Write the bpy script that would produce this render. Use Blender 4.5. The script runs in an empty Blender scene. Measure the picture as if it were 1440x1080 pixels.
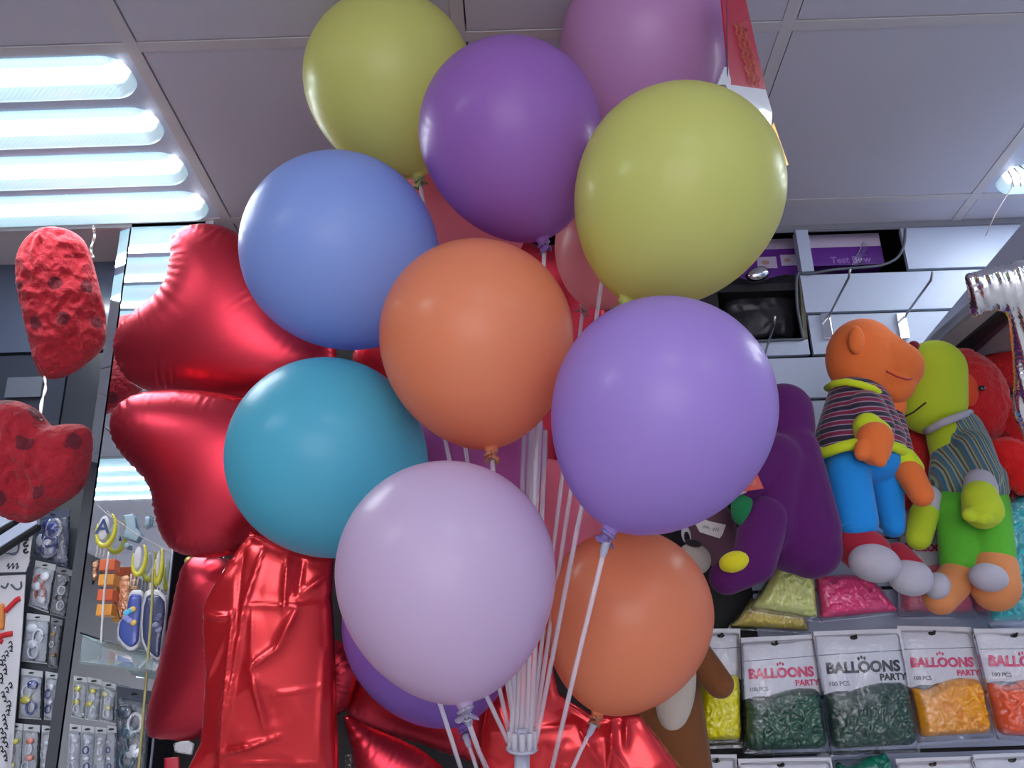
import bpy, bmesh, math, random
import numpy as np
from mathutils import Vector, Matrix, noise
from mathutils.geometry import delaunay_2d_cdt
random.seed(7); RNG = np.random.default_rng(11)
SC = bpy.context.scene
COL = SC.collection

# ------------------------------------------------------------------ camera
FPX, YAW, PITCH, ROLL = 1357.5, 0.00358, 0.3813, -0.0305
CAM = Vector((0, 0, 1.5)); CEIL = CAM.z + 1.2512
f_ = Vector((-math.sin(YAW)*math.cos(PITCH), math.cos(YAW)*math.cos(PITCH), math.sin(PITCH)))
r_ = Vector((math.cos(YAW), math.sin(YAW), 0)); u_ = r_.cross(f_)
CR = math.cos(ROLL)*r_ + math.sin(ROLL)*u_
CU = -math.sin(ROLL)*r_ + math.cos(ROLL)*u_
CF = f_
cd = bpy.data.cameras.new('camera'); cam = bpy.data.objects.new('camera', cd); COL.objects.link(cam)
cam.matrix_world = Matrix((( CR.x, CU.x, -CF.x, CAM.x), (CR.y, CU.y, -CF.y, CAM.y), (CR.z, CU.z, -CF.z, CAM.z), (0, 0, 0, 1)))
cd.sensor_fit = 'HORIZONTAL'; cd.sensor_width = 36.0; cd.lens = FPX/1440*36.0; cd.clip_start = 0.02
SC.camera = cam
# ------------------------------------------------------------------ view, world, lamp strengths
SC.view_settings.view_transform = 'Standard'; SC.view_settings.look = 'None'
SC.view_settings.exposure = 1.95; SC.view_settings.gamma = 1.0; SC.view_settings.use_curve_mapping = False
SC.cycles.use_denoising = True; SC.cycles.sample_clamp_indirect = 4.0
w = bpy.data.worlds.new('world'); SC.world = w; w.use_nodes = True
w.node_tree.nodes['Background'].inputs[0].default_value = (0.86, 0.84, 0.9, 1)
w.node_tree.nodes['Background'].inputs[1].default_value = 1.3
LAMP_STRENGTH = 13.5
LAMP_COLOR = (0.88, 0.95, 1.0)

# ------------------------------------------------------------------ geometry helpers
def ray(px, py): return CR*((px-720)/FPX) + CU*((540-py)/FPX) + CF
def at(px, py, z): return CAM + ray(px, py)*z                       # z: distance along the view axis
def atD(px, py, D): d = ray(px, py); return CAM + d*(D/d.y)         # on the upright plane y = D
def atC(px, py): d = ray(px, py); return CAM + d*((CEIL-CAM.z)/d.z)
def depth(p): return (p-CAM).dot(CF)
def onplane(px, py, o, n): d = ray(px, py); return CAM + d*((o-CAM).dot(n)/d.dot(n))

def srgb(r, g, b):
    f = lambda c: (c/255)/12.92 if c/255 <= .04045 else ((c/255+.055)/1.055)**2.4
    return (f(r), f(g), f(b), 1)

def mat(name, col, rough=.5, metal=0, coat=0, spec=.5, sheen=0, bump=None, emit=None, alpha=None, trans=0, sss=0):
    m = bpy.data.materials.new(name); m.use_nodes = True; nt = m.node_tree; b = nt.nodes['Principled BSDF']
    b.inputs['Base Color'].default_value = col; b.inputs['Roughness'].default_value = rough
    b.inputs['Metallic'].default_value = metal; b.inputs['Coat Weight'].default_value = coat
    b.inputs['Specular IOR Level'].default_value = spec; b.inputs['Sheen Weight'].default_value = sheen
    b.inputs['Transmission Weight'].default_value = trans
    if sheen: b.inputs['Sheen Roughness'].default_value = .4
    if coat: b.inputs['Coat Roughness'].default_value = .08
    if emit: b.inputs['Emission Color'].default_value = emit[0]; b.inputs['Emission Strength'].default_value = emit[1]
    if bump:
        sc, st, dist = bump
        tc = nt.nodes.new('ShaderNodeTexCoord'); n = nt.nodes.new('ShaderNodeTexNoise'); n.inputs['Scale'].default_value = sc
        n.inputs['Detail'].default_value = 6
        bp = nt.nodes.new('ShaderNodeBump'); bp.inputs['Strength'].default_value = st; bp.inputs['Distance'].default_value = dist
        nt.links.new(tc.outputs['Object'], n.inputs['Vector']); nt.links.new(n.outputs['Fac'], bp.inputs['Height'])
        nt.links.new(bp.outputs['Normal'], b.inputs['Normal'])
    return m

def latex(name, col, deep, rough=.36, tl=.36):
    """thin rubber skin: diffuse + translucent, soft gloss"""
    col = tuple(min(c*1.16, .93) for c in col[:3])+(1,); deep = tuple(min(c*1.2, .95) for c in deep[:3])+(1,); m = mat(name, col, rough, 0, .16, .3); nt = m.node_tree; b = nt.nodes['Principled BSDF']
    b.inputs['Coat Roughness'].default_value = .14
    t = nt.nodes.new('ShaderNodeBsdfTranslucent'); t.inputs['Color'].default_value = deep
    mx = nt.nodes.new('ShaderNodeMixShader'); mx.inputs[0].default_value = tl
    o = nt.nodes['Material Output']
    nt.links.new(b.outputs[0], mx.inputs[1]); nt.links.new(t.outputs[0], mx.inputs[2]); nt.links.new(mx.outputs[0], o.inputs[0])
    return m

def film(name, tint=(.97, .98, 1, 1), gloss=.055, rough=.07, sc=60, st=.6):
    """thin clear plastic: mostly see-through with glossy crinkles"""
    m = bpy.data.materials.new(name); m.use_nodes = True; nt = m.node_tree; nt.nodes.clear()
    o = nt.nodes.new('ShaderNodeOutputMaterial'); t = nt.nodes.new('ShaderNodeBsdfTransparent'); g = nt.nodes.new('ShaderNodeBsdfGlossy')
    t.inputs[0].default_value = tint; g.inputs['Color'].default_value = (1, 1, 1, 1); g.inputs['Roughness'].default_value = rough
    mx = nt.nodes.new('ShaderNodeMixShader'); fr = nt.nodes.new('ShaderNodeLayerWeight'); fr.inputs[0].default_value = .12
    ma = nt.nodes.new('ShaderNodeMath'); ma.operation = 'ADD'; ma.inputs[1].default_value = gloss; ma.use_clamp = True
    nt.links.new(fr.outputs['Fresnel'], ma.inputs[0]); nt.links.new(ma.outputs[0], mx.inputs[0])
    tc = nt.nodes.new('ShaderNodeTexCoord'); n = nt.nodes.new('ShaderNodeTexNoise'); n.inputs['Scale'].default_value = sc
    n.inputs['Detail'].default_value = 3; n.inputs['Distortion'].default_value = 1.5
    bp = nt.nodes.new('ShaderNodeBump'); bp.inputs['Strength'].default_value = st; bp.inputs['Distance'].default_value = .006
    nt.links.new(tc.outputs['Object'], n.inputs['Vector']); nt.links.new(n.outputs['Fac'], bp.inputs['Height'])
    nt.links.new(bp.outputs['Normal'], g.inputs['Normal'])
    nt.links.new(t.outputs[0], mx.inputs[1]); nt.links.new(g.outputs[0], mx.inputs[2]); nt.links.new(mx.outputs[0], o.inputs[0])
    return m

def stripes(name, cols, scale, axis, bump=True):
    """woven cloth in stripes along a local direction; cols = [(position, colour)]"""
    m = mat(name, (1, 1, 1, 1), .85, sheen=.4); nt = m.node_tree; b = nt.nodes['Principled BSDF']
    tc = nt.nodes.new('ShaderNodeTexCoord'); d = nt.nodes.new('ShaderNodeVectorMath'); d.operation = 'DOT_PRODUCT'
    d.inputs[1].default_value = [a*scale for a in axis]
    fr = nt.nodes.new('ShaderNodeMath'); fr.operation = 'FRACT'; cr = nt.nodes.new('ShaderNodeValToRGB')
    cr.color_ramp.interpolation = 'CONSTANT'
    e = cr.color_ramp.elements
    while len(e) > 1: e.remove(e[-1])
    e[0].position = cols[0][0]; e[0].color = cols[0][1]
    for p, c in cols[1:]: k = e.new(p); k.color = c
    nt.links.new(tc.outputs['Object'], d.inputs[0]); nt.links.new(d.outputs['Value'], fr.inputs[0])
    nt.links.new(fr.outputs[0], cr.inputs[0]); nt.links.new(cr.outputs[0], b.inputs['Base Color'])
    return m

def finish(name, bm, m, parent=None, smooth=True):
    me = bpy.data.meshes.new(name); bmesh.ops.recalc_face_normals(bm, faces=bm.faces); bm.to_mesh(me); bm.free()
    return finish_me(name, me, m, parent, smooth)
def finish_me(name, me, m, parent=None, smooth=True):
    if m is not None:
        for q in (m if isinstance(m, (list, tuple)) else [m]): me.materials.append(q)
    if smooth: me.polygons.foreach_set('use_smooth', [True]*len(me.polygons))
    o = bpy.data.objects.new(name, me); COL.objects.link(o)
    if parent is not None:
        # mesh data are written in world space; store them relative to the parent so the thing can be moved
        mi = parent_matrix(parent).inverted(); me.transform(mi); o.parent = parent
    return o
def parent_matrix(p):
    m = p.matrix_basis.copy()
    while p.parent is not None: p = p.parent; m = p.matrix_basis @ m
    return m
def tag(o, label, cat, group=None, kind=None):
    o['label'] = label; o['category'] = cat
    if group: o['group'] = group
    if kind: o['kind'] = kind
    return o
def thing(name, loc, label, cat, group=None):
    o = bpy.data.objects.new(name, None); COL.objects.link(o); o.location = loc; o.empty_display_size = .02
    return tag(o, label, cat, group)
def struct(name, bm, m, smooth=False, parent=None):
    o = finish(name, bm, m, parent, smooth)
    if parent is None: o['kind'] = 'structure'
    return o
def rebase(o, p):
    """put the origin of a one-mesh thing at p"""
    o.data.transform(Matrix.Translation(-Vector(p))); o.location = p; return o

def box(bm, lo, hi, mi=0):
    v = [bm.verts.new((x, y, z)) for x in (lo[0], hi[0]) for y in (lo[1], hi[1]) for z in (lo[2], hi[2])]
    for q in ((0, 1, 3, 2), (4, 6, 7, 5), (0, 4, 5, 1), (2, 3, 7, 6), (0, 2, 6, 4), (1, 5, 7, 3)):
        bm.faces.new([v[i] for i in q]).material_index = mi
def slab(bm, pts, n, t, mi=0):
    """polygon pts extruded by t along -n"""
    n = Vector(n).normalized()
    a = [bm.verts.new(p) for p in pts]; b = [bm.verts.new(p - n*t) for p in pts]
    bm.faces.new(a).material_index = mi; bm.faces.new(b[::-1]).material_index = mi
    k = len(pts)
    for i in range(k): bm.faces.new((a[i], b[i], b[(i+1) % k], a[(i+1) % k])).material_index = mi
def bevel(bm, w_, seg=2):
    bmesh.ops.remove_doubles(bm, verts=bm.verts, dist=1e-6)
    bmesh.ops.bevel(bm, geom=list(bm.edges), offset=w_, segments=seg, affect='EDGES', profile=.6)
def frame_of(d):
    d = d.normalized(); a = Vector((0, 0, 1)) if abs(d.z) < .9 else Vector((1, 0, 0))
    x = d.cross(a).normalized(); return x, d.cross(x).normalized()
def tube(bm, pts, rad, n=8, cap=True, mi=0):
    pts = [Vector(p) for p in pts]; rs = rad if isinstance(rad, (list, tuple)) else [rad]*len(pts)
    rings = []; x = None
    for i, p in enumerate(pts):
        d = (pts[min(i+1, len(pts)-1)] - pts[max(i-1, 0)])
        if x is None: x, y = frame_of(d)
        else:
            d = d.normalized(); x = (x - d*x.dot(d)).normalized(); y = d.cross(x)
        rings.append([bm.verts.new(p + (x*math.cos(2*math.pi*k/n) + y*math.sin(2*math.pi*k/n))*rs[i]) for k in range(n)])
    for a, b in zip(rings, rings[1:]):
        for k in range(n): bm.faces.new((a[k], a[(k+1) % n], b[(k+1) % n], b[k])).material_index = mi
    if cap: bm.faces.new(rings[0][::-1]).material_index = mi; bm.faces.new(rings[-1]).material_index = mi
def lathe(bm, o, axis, prof, n=32, mi=0):
    """prof = [(along axis, radius)]"""
    x, y = frame_of(axis); axis = axis.normalized(); rings = []
    for h, r in prof:
        if r < 1e-7: rings.append([bm.verts.new(o + axis*h)])
        else: rings.append([bm.verts.new(o + axis*h + (x*math.cos(2*math.pi*k/n) + y*math.sin(2*math.pi*k/n))*r) for k in range(n)])
    for a, b in zip(rings, rings[1:]):
        for k in range(n):
            q = [a[k % len(a)], a[(k+1) % len(a)], b[(k+1) % len(b)], b[k % len(b)]]
            q = [v for i, v in enumerate(q) if v not in q[:i]]
            if len(q) > 2: bm.faces.new(q).material_index = mi
def smooth_path(pts, n=12, closed=True):
    P = np.array(pts, float); k = len(P); out = []
    rng_ = range(k) if closed else range(k-1)
    for i in rng_:
        p0, p1, p2, p3 = (P[(i-1) % k], P[i], P[(i+1) % k], P[(i+2) % k]) if closed else (P[max(i-1, 0)], P[i], P[i+1], P[min(i+2, k-1)])
        for j in range(n):
            t = j/n
            out.append(.5*((2*p1) + (-p0+p2)*t + (2*p0-5*p1+4*p2-p3)*t*t + (-p0+3*p1-3*p2+p3)*t**3))
    if not closed: out.append(P[-1])
    return np.array(out)
def resample(P, step, closed=True):
    Q = np.vstack([P, P[:1]]) if closed else P
    s = np.concatenate([[0], np.cumsum(np.linalg.norm(np.diff(Q, axis=0), axis=1))])
    n = max(8, int(round(s[-1]/step))); t = np.linspace(0, s[-1], n+1)[: n if closed else n+1]
    return np.stack([np.interp(t, s, Q[:, 0]), np.interp(t, s, Q[:, 1])], 1), s[-1]/n
def edge_dist(X, B):
    """distance of each X to polyline B (closed), and arclength of the nearest point"""
    A = B; C_ = np.roll(B, -1, 0); d = C_-A; L = np.linalg.norm(d, axis=1); s0 = np.concatenate([[0], np.cumsum(L)])[:-1]
    best = np.full(len(X), 1e9); arc = np.zeros(len(X))
    for i in range(len(A)):
        t = np.clip(((X-A[i])@d[i])/max(L[i]**2, 1e-12), 0, 1); q = A[i]+t[:, None]*d[i]
        e = np.linalg.norm(X-q, axis=1); m_ = e < best; best[m_] = e[m_]; arc[m_] = s0[i]+t[m_]*L[i]
    return best, arc, s0[-1]+L[-1]
def inside(X, B):
    c = np.zeros(len(X), bool); x, y = X[:, 0], X[:, 1]
    for (x1, y1), (x2, y2) in zip(B, np.roll(B, -1, 0)):
        if y1 == y2: continue
        k = ((y1 > y) != (y2 > y)) & (x < (x2-x1)*(y-y1)/(y2-y1)+x1); c ^= k
    return c
def membrane(B, n=96, iters=900):
    lo, hi = B.min(0), B.max(0); h = (hi-lo).max()/(n-8); gx = lo[0]-4*h+h*np.arange(n); gy = lo[1]-4*h+h*np.arange(n)
    GX, GY = np.meshgrid(gx, gy); M = inside(np.stack([GX.ravel(), GY.ravel()], 1), B).reshape(n, n)
    U = np.zeros((n, n))
    for _ in range(iters):
        U[1:-1, 1:-1] = .25*(U[2:, 1:-1]+U[:-2, 1:-1]+U[1:-1, 2:]+U[1:-1, :-2]+h*h); U[~M] = 0
    def f(X):
        a = np.clip((X[:, 0]-gx[0])/h, 0, n-2); b = np.clip((X[:, 1]-gy[0])/h, 0, n-2); i = a.astype(int); j = b.astype(int); a -= i; b -= j
        return (U[j, i]*(1-a)*(1-b)+U[j, i+1]*a*(1-b)+U[j+1, i]*(1-a)*b+U[j+1, i+1]*a*b)
    return f, U.max()
def plane_frame(o, n):
    n = n.normalized(); up = Vector((0, 0, 1)); ex = up.cross(n).normalized(); ey = n.cross(ex); return ex, ey, n
def pillow(name, px, o, n, T, m, parent=None, step=.007, ripple=0, rfreq=90, rlen=.02, extra=None, smooth_n=8, back=.8, power=.5, seam=0, maxis=None, straight=False):
    """inflated shape whose outline (pixels of the photograph) lies on plane (o, n); T is the half thickness"""
    ex, ey, n = plane_frame(o, n)
    W = [onplane(x, y, o, n)-o for x, y in px]; B = np.array([(p.dot(ex), p.dot(ey)) for p in W])
    P = B if straight else smooth_path(B, smooth_n)
    P, st = resample(P, step)
    return pillow2(name, P, o, (ex, ey, n), T, m, parent, step, ripple, rfreq, rlen, extra, back, power, seam)
def pillow2(name, P, o, fr, T, m, parent=None, step=.007, ripple=0, rfreq=90, rlen=.02, extra=None, back=.8, power=.5, seam=0):
    ex, ey, n = fr
    lo, hi = P.min(0), P.max(0)
    gx = np.arange(lo[0], hi[0], step); gy = np.arange(lo[1], hi[1], step*.87)
    pts = np.array([(x+(step/2 if j % 2 else 0), y) for j, y in enumerate(gy) for x in gx])
    pts = pts[inside(pts, P)]; d, arc, tot = edge_dist(pts, P); k = d > step*.45; pts, d, arc = pts[k], d[k], arc[k]
    allp = np.vstack([P, pts]); nb = len(P)
    vs, es, fs, *_ = delaunay_2d_cdt([Vector(p) for p in allp], [(i, (i+1) % nb) for i in range(nb)], [], 1, 1e-7)
    V = np.array([(v.x, v.y) for v in vs])
    f, mx = membrane(P); H = (np.clip(f(V), 0, None)/mx)**power*T
    D, arc, tot = edge_dist(V, P)
    onb = D < 1e-6
    if ripple:
        kf = round(rfreq*tot)
        ph = 2*math.pi*kf*arc/tot
        vary = .6+.4*np.sin(arc*37)*np.sin(arc*91+1)
        H = H + ripple*np.sin(ph+2*np.sin(arc*60))*vary*np.exp(-D/rlen)*np.clip(D/(step*1.0), 0, 1)
    E_ = extra(V, D) if extra is not None else 0
    HF = np.where(onb, 0, H+E_); HB = np.where(onb, 0, -H*back - (np.asarray(E_)*.2 if extra is not None else 0))
    HB = np.minimum(HB, HF-1e-4*(~onb))
    jit = seam*np.sin(arc*2*math.pi*round(rfreq*.9*tot)/tot) if seam else np.zeros(len(V))
    me = bpy.data.meshes.new(name)
    co = [o+ex*a+ey*b+n*(c+j*bb) for (a, b), c, j, bb in zip(V, HF, jit, onb)]
    idx = list(range(len(V))); m2 = {}
    for i in range(len(V)):
        if onb[i]: m2[i] = i
        else: m2[i] = len(co); co.append(o+ex*V[i, 0]+ey*V[i, 1]+n*HB[i])
    faces = [tuple(f_) for f_ in fs] + [tuple(m2[i] for i in f_[::-1]) for f_ in fs]
    me.from_pydata(co, [], faces)
    bm = bmesh.new(); bm.from_mesh(me); bpy.data.meshes.remove(me)
    return finish(name, bm, m, parent)
def crumple(K, amp, lo=-1, hi=1, sizes=.05):
    """piecewise-planar folds"""
    def f(V, D=None):
        r = np.zeros(len(V))
        for sgn in (1, -1):
            c = RNG.uniform(V.min(0), V.max(0), (K, 2)); g = RNG.normal(0, 1, (K, 2))
            d = np.linalg.norm(V[:, None]-c[None], axis=2)
            r += sgn*np.max(np.einsum('nkd,kd->nk', V[:, None]-c[None], g)*.6 - d*1.2, axis=1)
        return amp*(r-np.median(r))/.05
    return f
def segd(V, a, b):
    a = np.array(a); b = np.array(b); d = b-a; t = np.clip(((V-a)@d)/(d@d), 0, 1); return np.linalg.norm(V-(a+t[:, None]*d), axis=1), t

def add_ell(bm, c, r, rot=None, sub=3):
    m = Matrix.Translation(c) @ (rot.to_4x4() if rot is not None else Matrix()) @ Matrix.Diagonal((*r, 1))
    bmesh.ops.create_icosphere(bm, subdivisions=sub, radius=1, matrix=m)
def add_cap(bm, a, ra, b, rb, n=20):
    a, b = Vector(a), Vector(b); L = (b-a).length
    if L < 1e-6: return add_ell(bm, a, (ra,)*3)
    prof = [(-ra*math.cos(t*math.pi/2/6), ra*math.sin(t*math.pi/2/6)) for t in range(0, 7)]
    prof += [(L+rb*math.sin(t*math.pi/2/6), rb*math.cos(t*math.pi/2/6)) for t in range(0, 7)]
    prof[-1] = (L+rb, 0); prof[0] = (-ra, 0)
    lathe(bm, a, b-a, prof, n)
def blob(name, bm, m, parent, voxel=.005, sm=6, noise_amp=0, noise_scale=60, keep=True):
    o = finish(name, bm, m, parent)
    r = o.modifiers.new('remesh', 'REMESH'); r.mode = 'VOXEL'; r.voxel_size = voxel; r.use_smooth_shade = True
    s = o.modifiers.new('smooth', 'SMOOTH'); s.factor = .5; s.iterations = sm
    if noise_amp:
        t = bpy.data.textures.new(name, 'CLOUDS'); t.noise_scale = noise_scale; t.noise_depth = 3
        d = o.modifiers.new('fuzz', 'DISPLACE'); d.texture = t; d.strength = noise_amp; d.mid_level = .5; d.texture_coords = 'LOCAL'
    return o
def text(name, s, o, ex, ey, size, m, parent, bold=.0, ext=.0004, align='CENTER', shear=0):
    c = bpy.data.curves.new(name, 'FONT'); c.body = s; c.size = size; c.extrude = ext; c.offset = bold; c.align_x = align; c.align_y = 'CENTER'
    c.shear = shear; c.resolution_u = 3
    tmp = bpy.data.objects.new(name, c); COL.objects.link(tmp)
    me = bpy.data.meshes.new_from_object(tmp.evaluated_get(bpy.context.evaluated_depsgraph_get())); bpy.data.objects.remove(tmp); bpy.data.curves.remove(c)
    me.materials.clear(); me.materials.append(m); me.name = name
    ob = bpy.data.objects.new(name, me); COL.objects.link(ob)
    n = ex.cross(ey); M = Matrix(((ex.x, ey.x, n.x, o.x), (ex.y, ey.y, n.y, o.y), (ex.z, ey.z, n.z, o.z), (0, 0, 0, 1)))
    if parent is not None: ob.parent = parent; M = parent_matrix(parent).inverted() @ M
    ob.matrix_basis = M
    return ob

# ------------------------------------------------------------------ materials
M = {}
M['ceil'] = mat('ceiling_tile', srgb(188, 188, 200), .8, bump=(140, .15, .002))
M['bar'] = mat('ceiling_bar', srgb(192, 190, 193), .6)
M['dark'] = mat('dark_gap', srgb(34, 34, 40), .7)
M['black'] = mat('matte_black', srgb(20, 20, 24), .6)
M['white_metal'] = mat('white_metal', srgb(190, 196, 215), .4)
M['slat'] = mat('slatwall_laminate', srgb(172, 183, 206), .4)
M['floor'] = mat('floor_tile', srgb(205, 200, 198), .4)
M['room'] = mat('painted_wall', srgb(190, 184, 186), .7)
M['darkwall'] = mat('dark_glossy_panel', srgb(66, 74, 92), .18, coat=.3)
M['chrome'] = mat('chrome', (.8, .82, .85, 1), .12, 1)
M['mirror'] = mat('mirror_glass', (.86, .92, .96, 1), .015, 1)
M['mirror_edge'] = mat('mirror_edge', srgb(30, 34, 42), .3)
M['foil'] = mat('red_foil', (.66, .04, .07, 1), .34, .82, bump=(9, .1, .01))
M['foil2'] = mat('red_gift_foil', (.70, .022, .03, 1), .25, .5, coat=.35)
M['silver'] = mat('silver_foil', (.82, .83, .86, 1), .13, 1, bump=(30, .3, .006))
M['stick'] = mat('clear_plastic_stick', (.88, .84, .92, 1), .18, spec=.7)
_nt = M['stick'].node_tree; _t = _nt.nodes.new('ShaderNodeBsdfTransparent'); _m = _nt.nodes.new('ShaderNodeMixShader'); _m.inputs[0].default_value = .52
_nt.links.new(_nt.nodes['Principled BSDF'].outputs[0], _m.inputs[1]); _nt.links.new(_t.outputs[0], _m.inputs[2]); _nt.links.new(_m.outputs[0], _nt.nodes['Material Output'].inputs[0])
M['hub'] = mat('frosted_plastic', srgb(205, 205, 225), .3, trans=.25)
M['film'] = film('clear_film'); M['film2'] = film('clear_film_flat', gloss=.05, sc=25, st=.3)
M['card'] = mat('white_card', srgb(205, 205, 212), .4, coat=.4)
M['paper'] = mat('paper', srgb(225, 222, 220), .7)
M['string'] = mat('white_string', srgb(215, 205, 205), .6)
M['pinkprint'] = mat('pink_print', srgb(205, 35, 95), .4)
M['blackprint'] = mat('black_print', srgb(22, 26, 34), .4)
M['greyprint'] = mat('grey_print', srgb(95, 98, 115), .5)
M['gold'] = mat('gold_card', srgb(190, 135, 40), .35, .5)

# ================================================================== SETTING
XL, XR, YB, YF = -2.52, 1.95, -4.6, 2.11
GX, GY, GS = -.6824, 1.4032, .6
fixtures = [(GX-.6, GY), (GX-1.2, GY-1.8), (GX+3*GS, GY), (GX+GS, GY-4*GS), (GX+3*GS, GY-4*GS), (GX-1.2, GY-4.8), (GX+GS, GY-7.2), (GX+3*GS, GY-7.2), (GX-3*GS, GY-3*GS)]  # behind the viewer, all but the mirrored panel are added to light the fronts
fixtures = [(round(x, 4), round(y, 4)) for x, y in fixtures]
def build_ceiling():
    bm = bmesh.new(); bw = .012; z = CEIL
    i0 = math.floor((XL-GX)/GS); i1 = math.ceil((XR-GX)/GS); j0 = math.floor((YB-GY)/GS); j1 = math.ceil((YF-GY)/GS)
    for i in range(i0, i1):
        for j in range(j0, j1):
            x0, x1 = GX+i*GS, GX+(i+1)*GS; y0, y1 = GY+j*GS, GY+(j+1)*GS
            if any(abs(x0-a) < .01 and abs(y0-b) < .01 for a, b in fixtures): continue
            x0, x1, y0, y1 = max(x0+bw+.003, XL), min(x1-bw-.0005, XR), max(y0+bw+.0005, YB), min(y1-bw-.003, YF)
            if x1-x0 < .01 or y1-y0 < .01: continue
            box(bm, (x0, y0, z), (x1, y1, z+.012))
    for i in range(i0, i1+1):
        x = GX+i*GS
        if XL < x < XR: box(bm, (x-bw, YB, z-.002), (x+bw, YF, z+.02), 1)
    for j in range(j0, j1+1):
        y = GY+j*GS
        if YB < y < YF:
            for i in range(i0, i1):
                a, b = max(GX+i*GS+bw, XL), min(GX+(i+1)*GS-bw, XR)
                if b > a: box(bm, (a, y-bw, z-.0015), (b, y+bw, z+.02), 1)
    box(bm, (XL, YB, z+.03), (XR, YF+.6, z+.05), 2)
    return struct('ceiling', bm, [M['ceil'], M['bar'], M['dark']])
build_ceiling()
bm = bmesh.new(); box(bm, (XL, YB, -.05), (XR, YF+.6, 0)); struct('floor', bm, M['floor'])
bm = bmesh.new(); box(bm, (XL-.05, YB, 0), (XL, YF+.6, CEIL+.05)); struct('wall_left', bm, mat('side_wall', srgb(62, 58, 64), .6))
bm = bmesh.new(); box(bm, (XR, YB, 0), (XR+.05, YF+.6, CEIL+.05)); struct('wall_right', bm, M['slat'])
# unseen rear wall; its wide opening is added to let in fill light
bm = bmesh.new(); box(bm, (XL, YB-.05, 0), (-2.2, YB, CEIL+.05)); box(bm, (1.7, YB-.05, 0), (XR, YB, CEIL+.05)); box(bm, (-2.2, YB-.05, 2.45), (1.7, YB, CEIL+.05))
struct('wall_rear', bm, M['room'])

# ---- lamps
def lamp_mat():
    m = bpy.data.materials.new('lit_diffuser'); m.use_nodes = True; nt = m.node_tree; b = nt.nodes['Principled BSDF']
    b.inputs['Base Color'].default_value = (.8, .9, .95, 1); b.inputs['Roughness'].default_value = .25
    b.inputs['Emission Color'].default_value = (*LAMP_COLOR, 1); b.inputs['Emission Strength'].default_value = LAMP_STRENGTH
    tc = nt.nodes.new('ShaderNodeTexCoord'); sx = nt.nodes.new('ShaderNodeSeparateXYZ'); nt.links.new(tc.outputs['Generated'], sx.inputs[0])
    # the tube inside makes the middle of the diffuser brighter; prisms break it up
    wv = nt.nodes.new('ShaderNodeTexWave'); wv.inputs['Scale'].default_value = 60; wv.bands_direction = 'DIAGONAL'; wv.inputs['Distortion'].default_value = 1
    nt.links.new(tc.outputs['Object'], wv.inputs['Vector'])
    cr = nt.nodes.new('ShaderNodeValToRGB'); e = cr.color_ramp.elements
    e[0].position = 0; e[0].color = (.014,)*3+(1,); e[1].position = 1; e[1].color = (.013,)*3+(1,)
    for p, v in ((.07, .016), (.12, .10), (.17, 1), (.38, 1), (.45, .10), (.52, .018), (.88, .015)): k = e.new(p); k.color = (v, v, v, 1)
    c2 = nt.nodes.new('ShaderNodeValToRGB'); c2.color_ramp.elements[0].position = .03; c2.color_ramp.elements[0].color = (.50, .82, .95, 1)
    c2.color_ramp.elements[1].position = .5; c2.color_ramp.elements[1].color = (*LAMP_COLOR, 1)
    nt.links.new(cr.outputs[0], c2.inputs[0]); nt.links.new(c2.outputs[0], b.inputs['Emission Color'])
    nt.links.new(sx.outputs['Y'], cr.inputs[0])
    m1 = nt.nodes.new('ShaderNodeMath'); m1.operation = 'MULTIPLY_ADD'; m1.inputs[1].default_value = .35; m1.inputs[2].default_value = .8
    nt.links.new(wv.outputs['Fac'], m1.inputs[0])
    m2 = nt.nodes.new('ShaderNodeMath'); m2.operation = 'MULTIPLY'; nt.links.new(m1.outputs[0], m2.inputs[0]); nt.links.new(cr.outputs[0], m2.inputs[1])
    cx = nt.nodes.new('ShaderNodeValToRGB'); q = cx.color_ramp.elements; q[0].position = .01; q[0].color = (.02, .02, .02, 1); q[1].position = .99; q[1].color = (.02, .02, .02, 1)
    for p in (.07, .93): k = q.new(p); k.color = (1, 1, 1, 1)
    nt.links.new(sx.outputs['X'], cx.inputs[0]); mm = nt.nodes.new('ShaderNodeMath'); mm.operation = 'MULTIPLY'; nt.links.new(m2.outputs[0], mm.inputs[0]); nt.links.new(cx.outputs[0], mm.inputs[1])
    ad = nt.nodes.new('ShaderNodeMath'); ad.operation = 'MAXIMUM'; ad.inputs[1].default_value = .009; nt.links.new(mm.outputs[0], ad.inputs[0]); m2 = ad
    m3 = nt.nodes.new('ShaderNodeMath'); m3.operation = 'MULTIPLY'; m3.inputs[1].default_value = LAMP_STRENGTH
    nt.links.new(m2.outputs[0], m3.inputs[0]); nt.links.new(m3.outputs[0], b.inputs['Emission Strength'])
    return m
M['lamp'] = lamp_mat()
M['lamp_tray'] = mat('lamp_tray', srgb(190, 196, 215), .5)
def rounded_bar(bm, x0, x1, y0, y1, z0, z1, r, seg=6, mi=0):
    """flat bar with rounded corners in plan, sides drawn in towards the bottom z1"""
    rings = []
    for z, ins in ((z0, 0), (z0+(z1-z0)*.5, .003), (z0+(z1-z0)*.85, .008), (z1, .018)):
        ring = []
        for cx, cy, a0 in ((x1-r, y1-r, 0), (x0+r, y1-r, 90), (x0+r, y0+r, 180), (x1-r, y0+r, 270)):
            for k in range(seg+1):
                a = math.radians(a0+90*k/seg); ring.append(bm.verts.new((cx+(r-ins)*math.cos(a), cy+(r-ins)*math.sin(a), z)))
        rings.append(ring)
    n_ = len(rings[0])
    for a, b in zip(rings, rings[1:]):
        for k in range(n_): bm.faces.new((a[k], a[(k+1) % n_], b[(k+1) % n_], b[k])).material_index = mi
    bm.faces.new(rings[0]); bm.faces.new(rings[-1][::-1])
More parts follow.
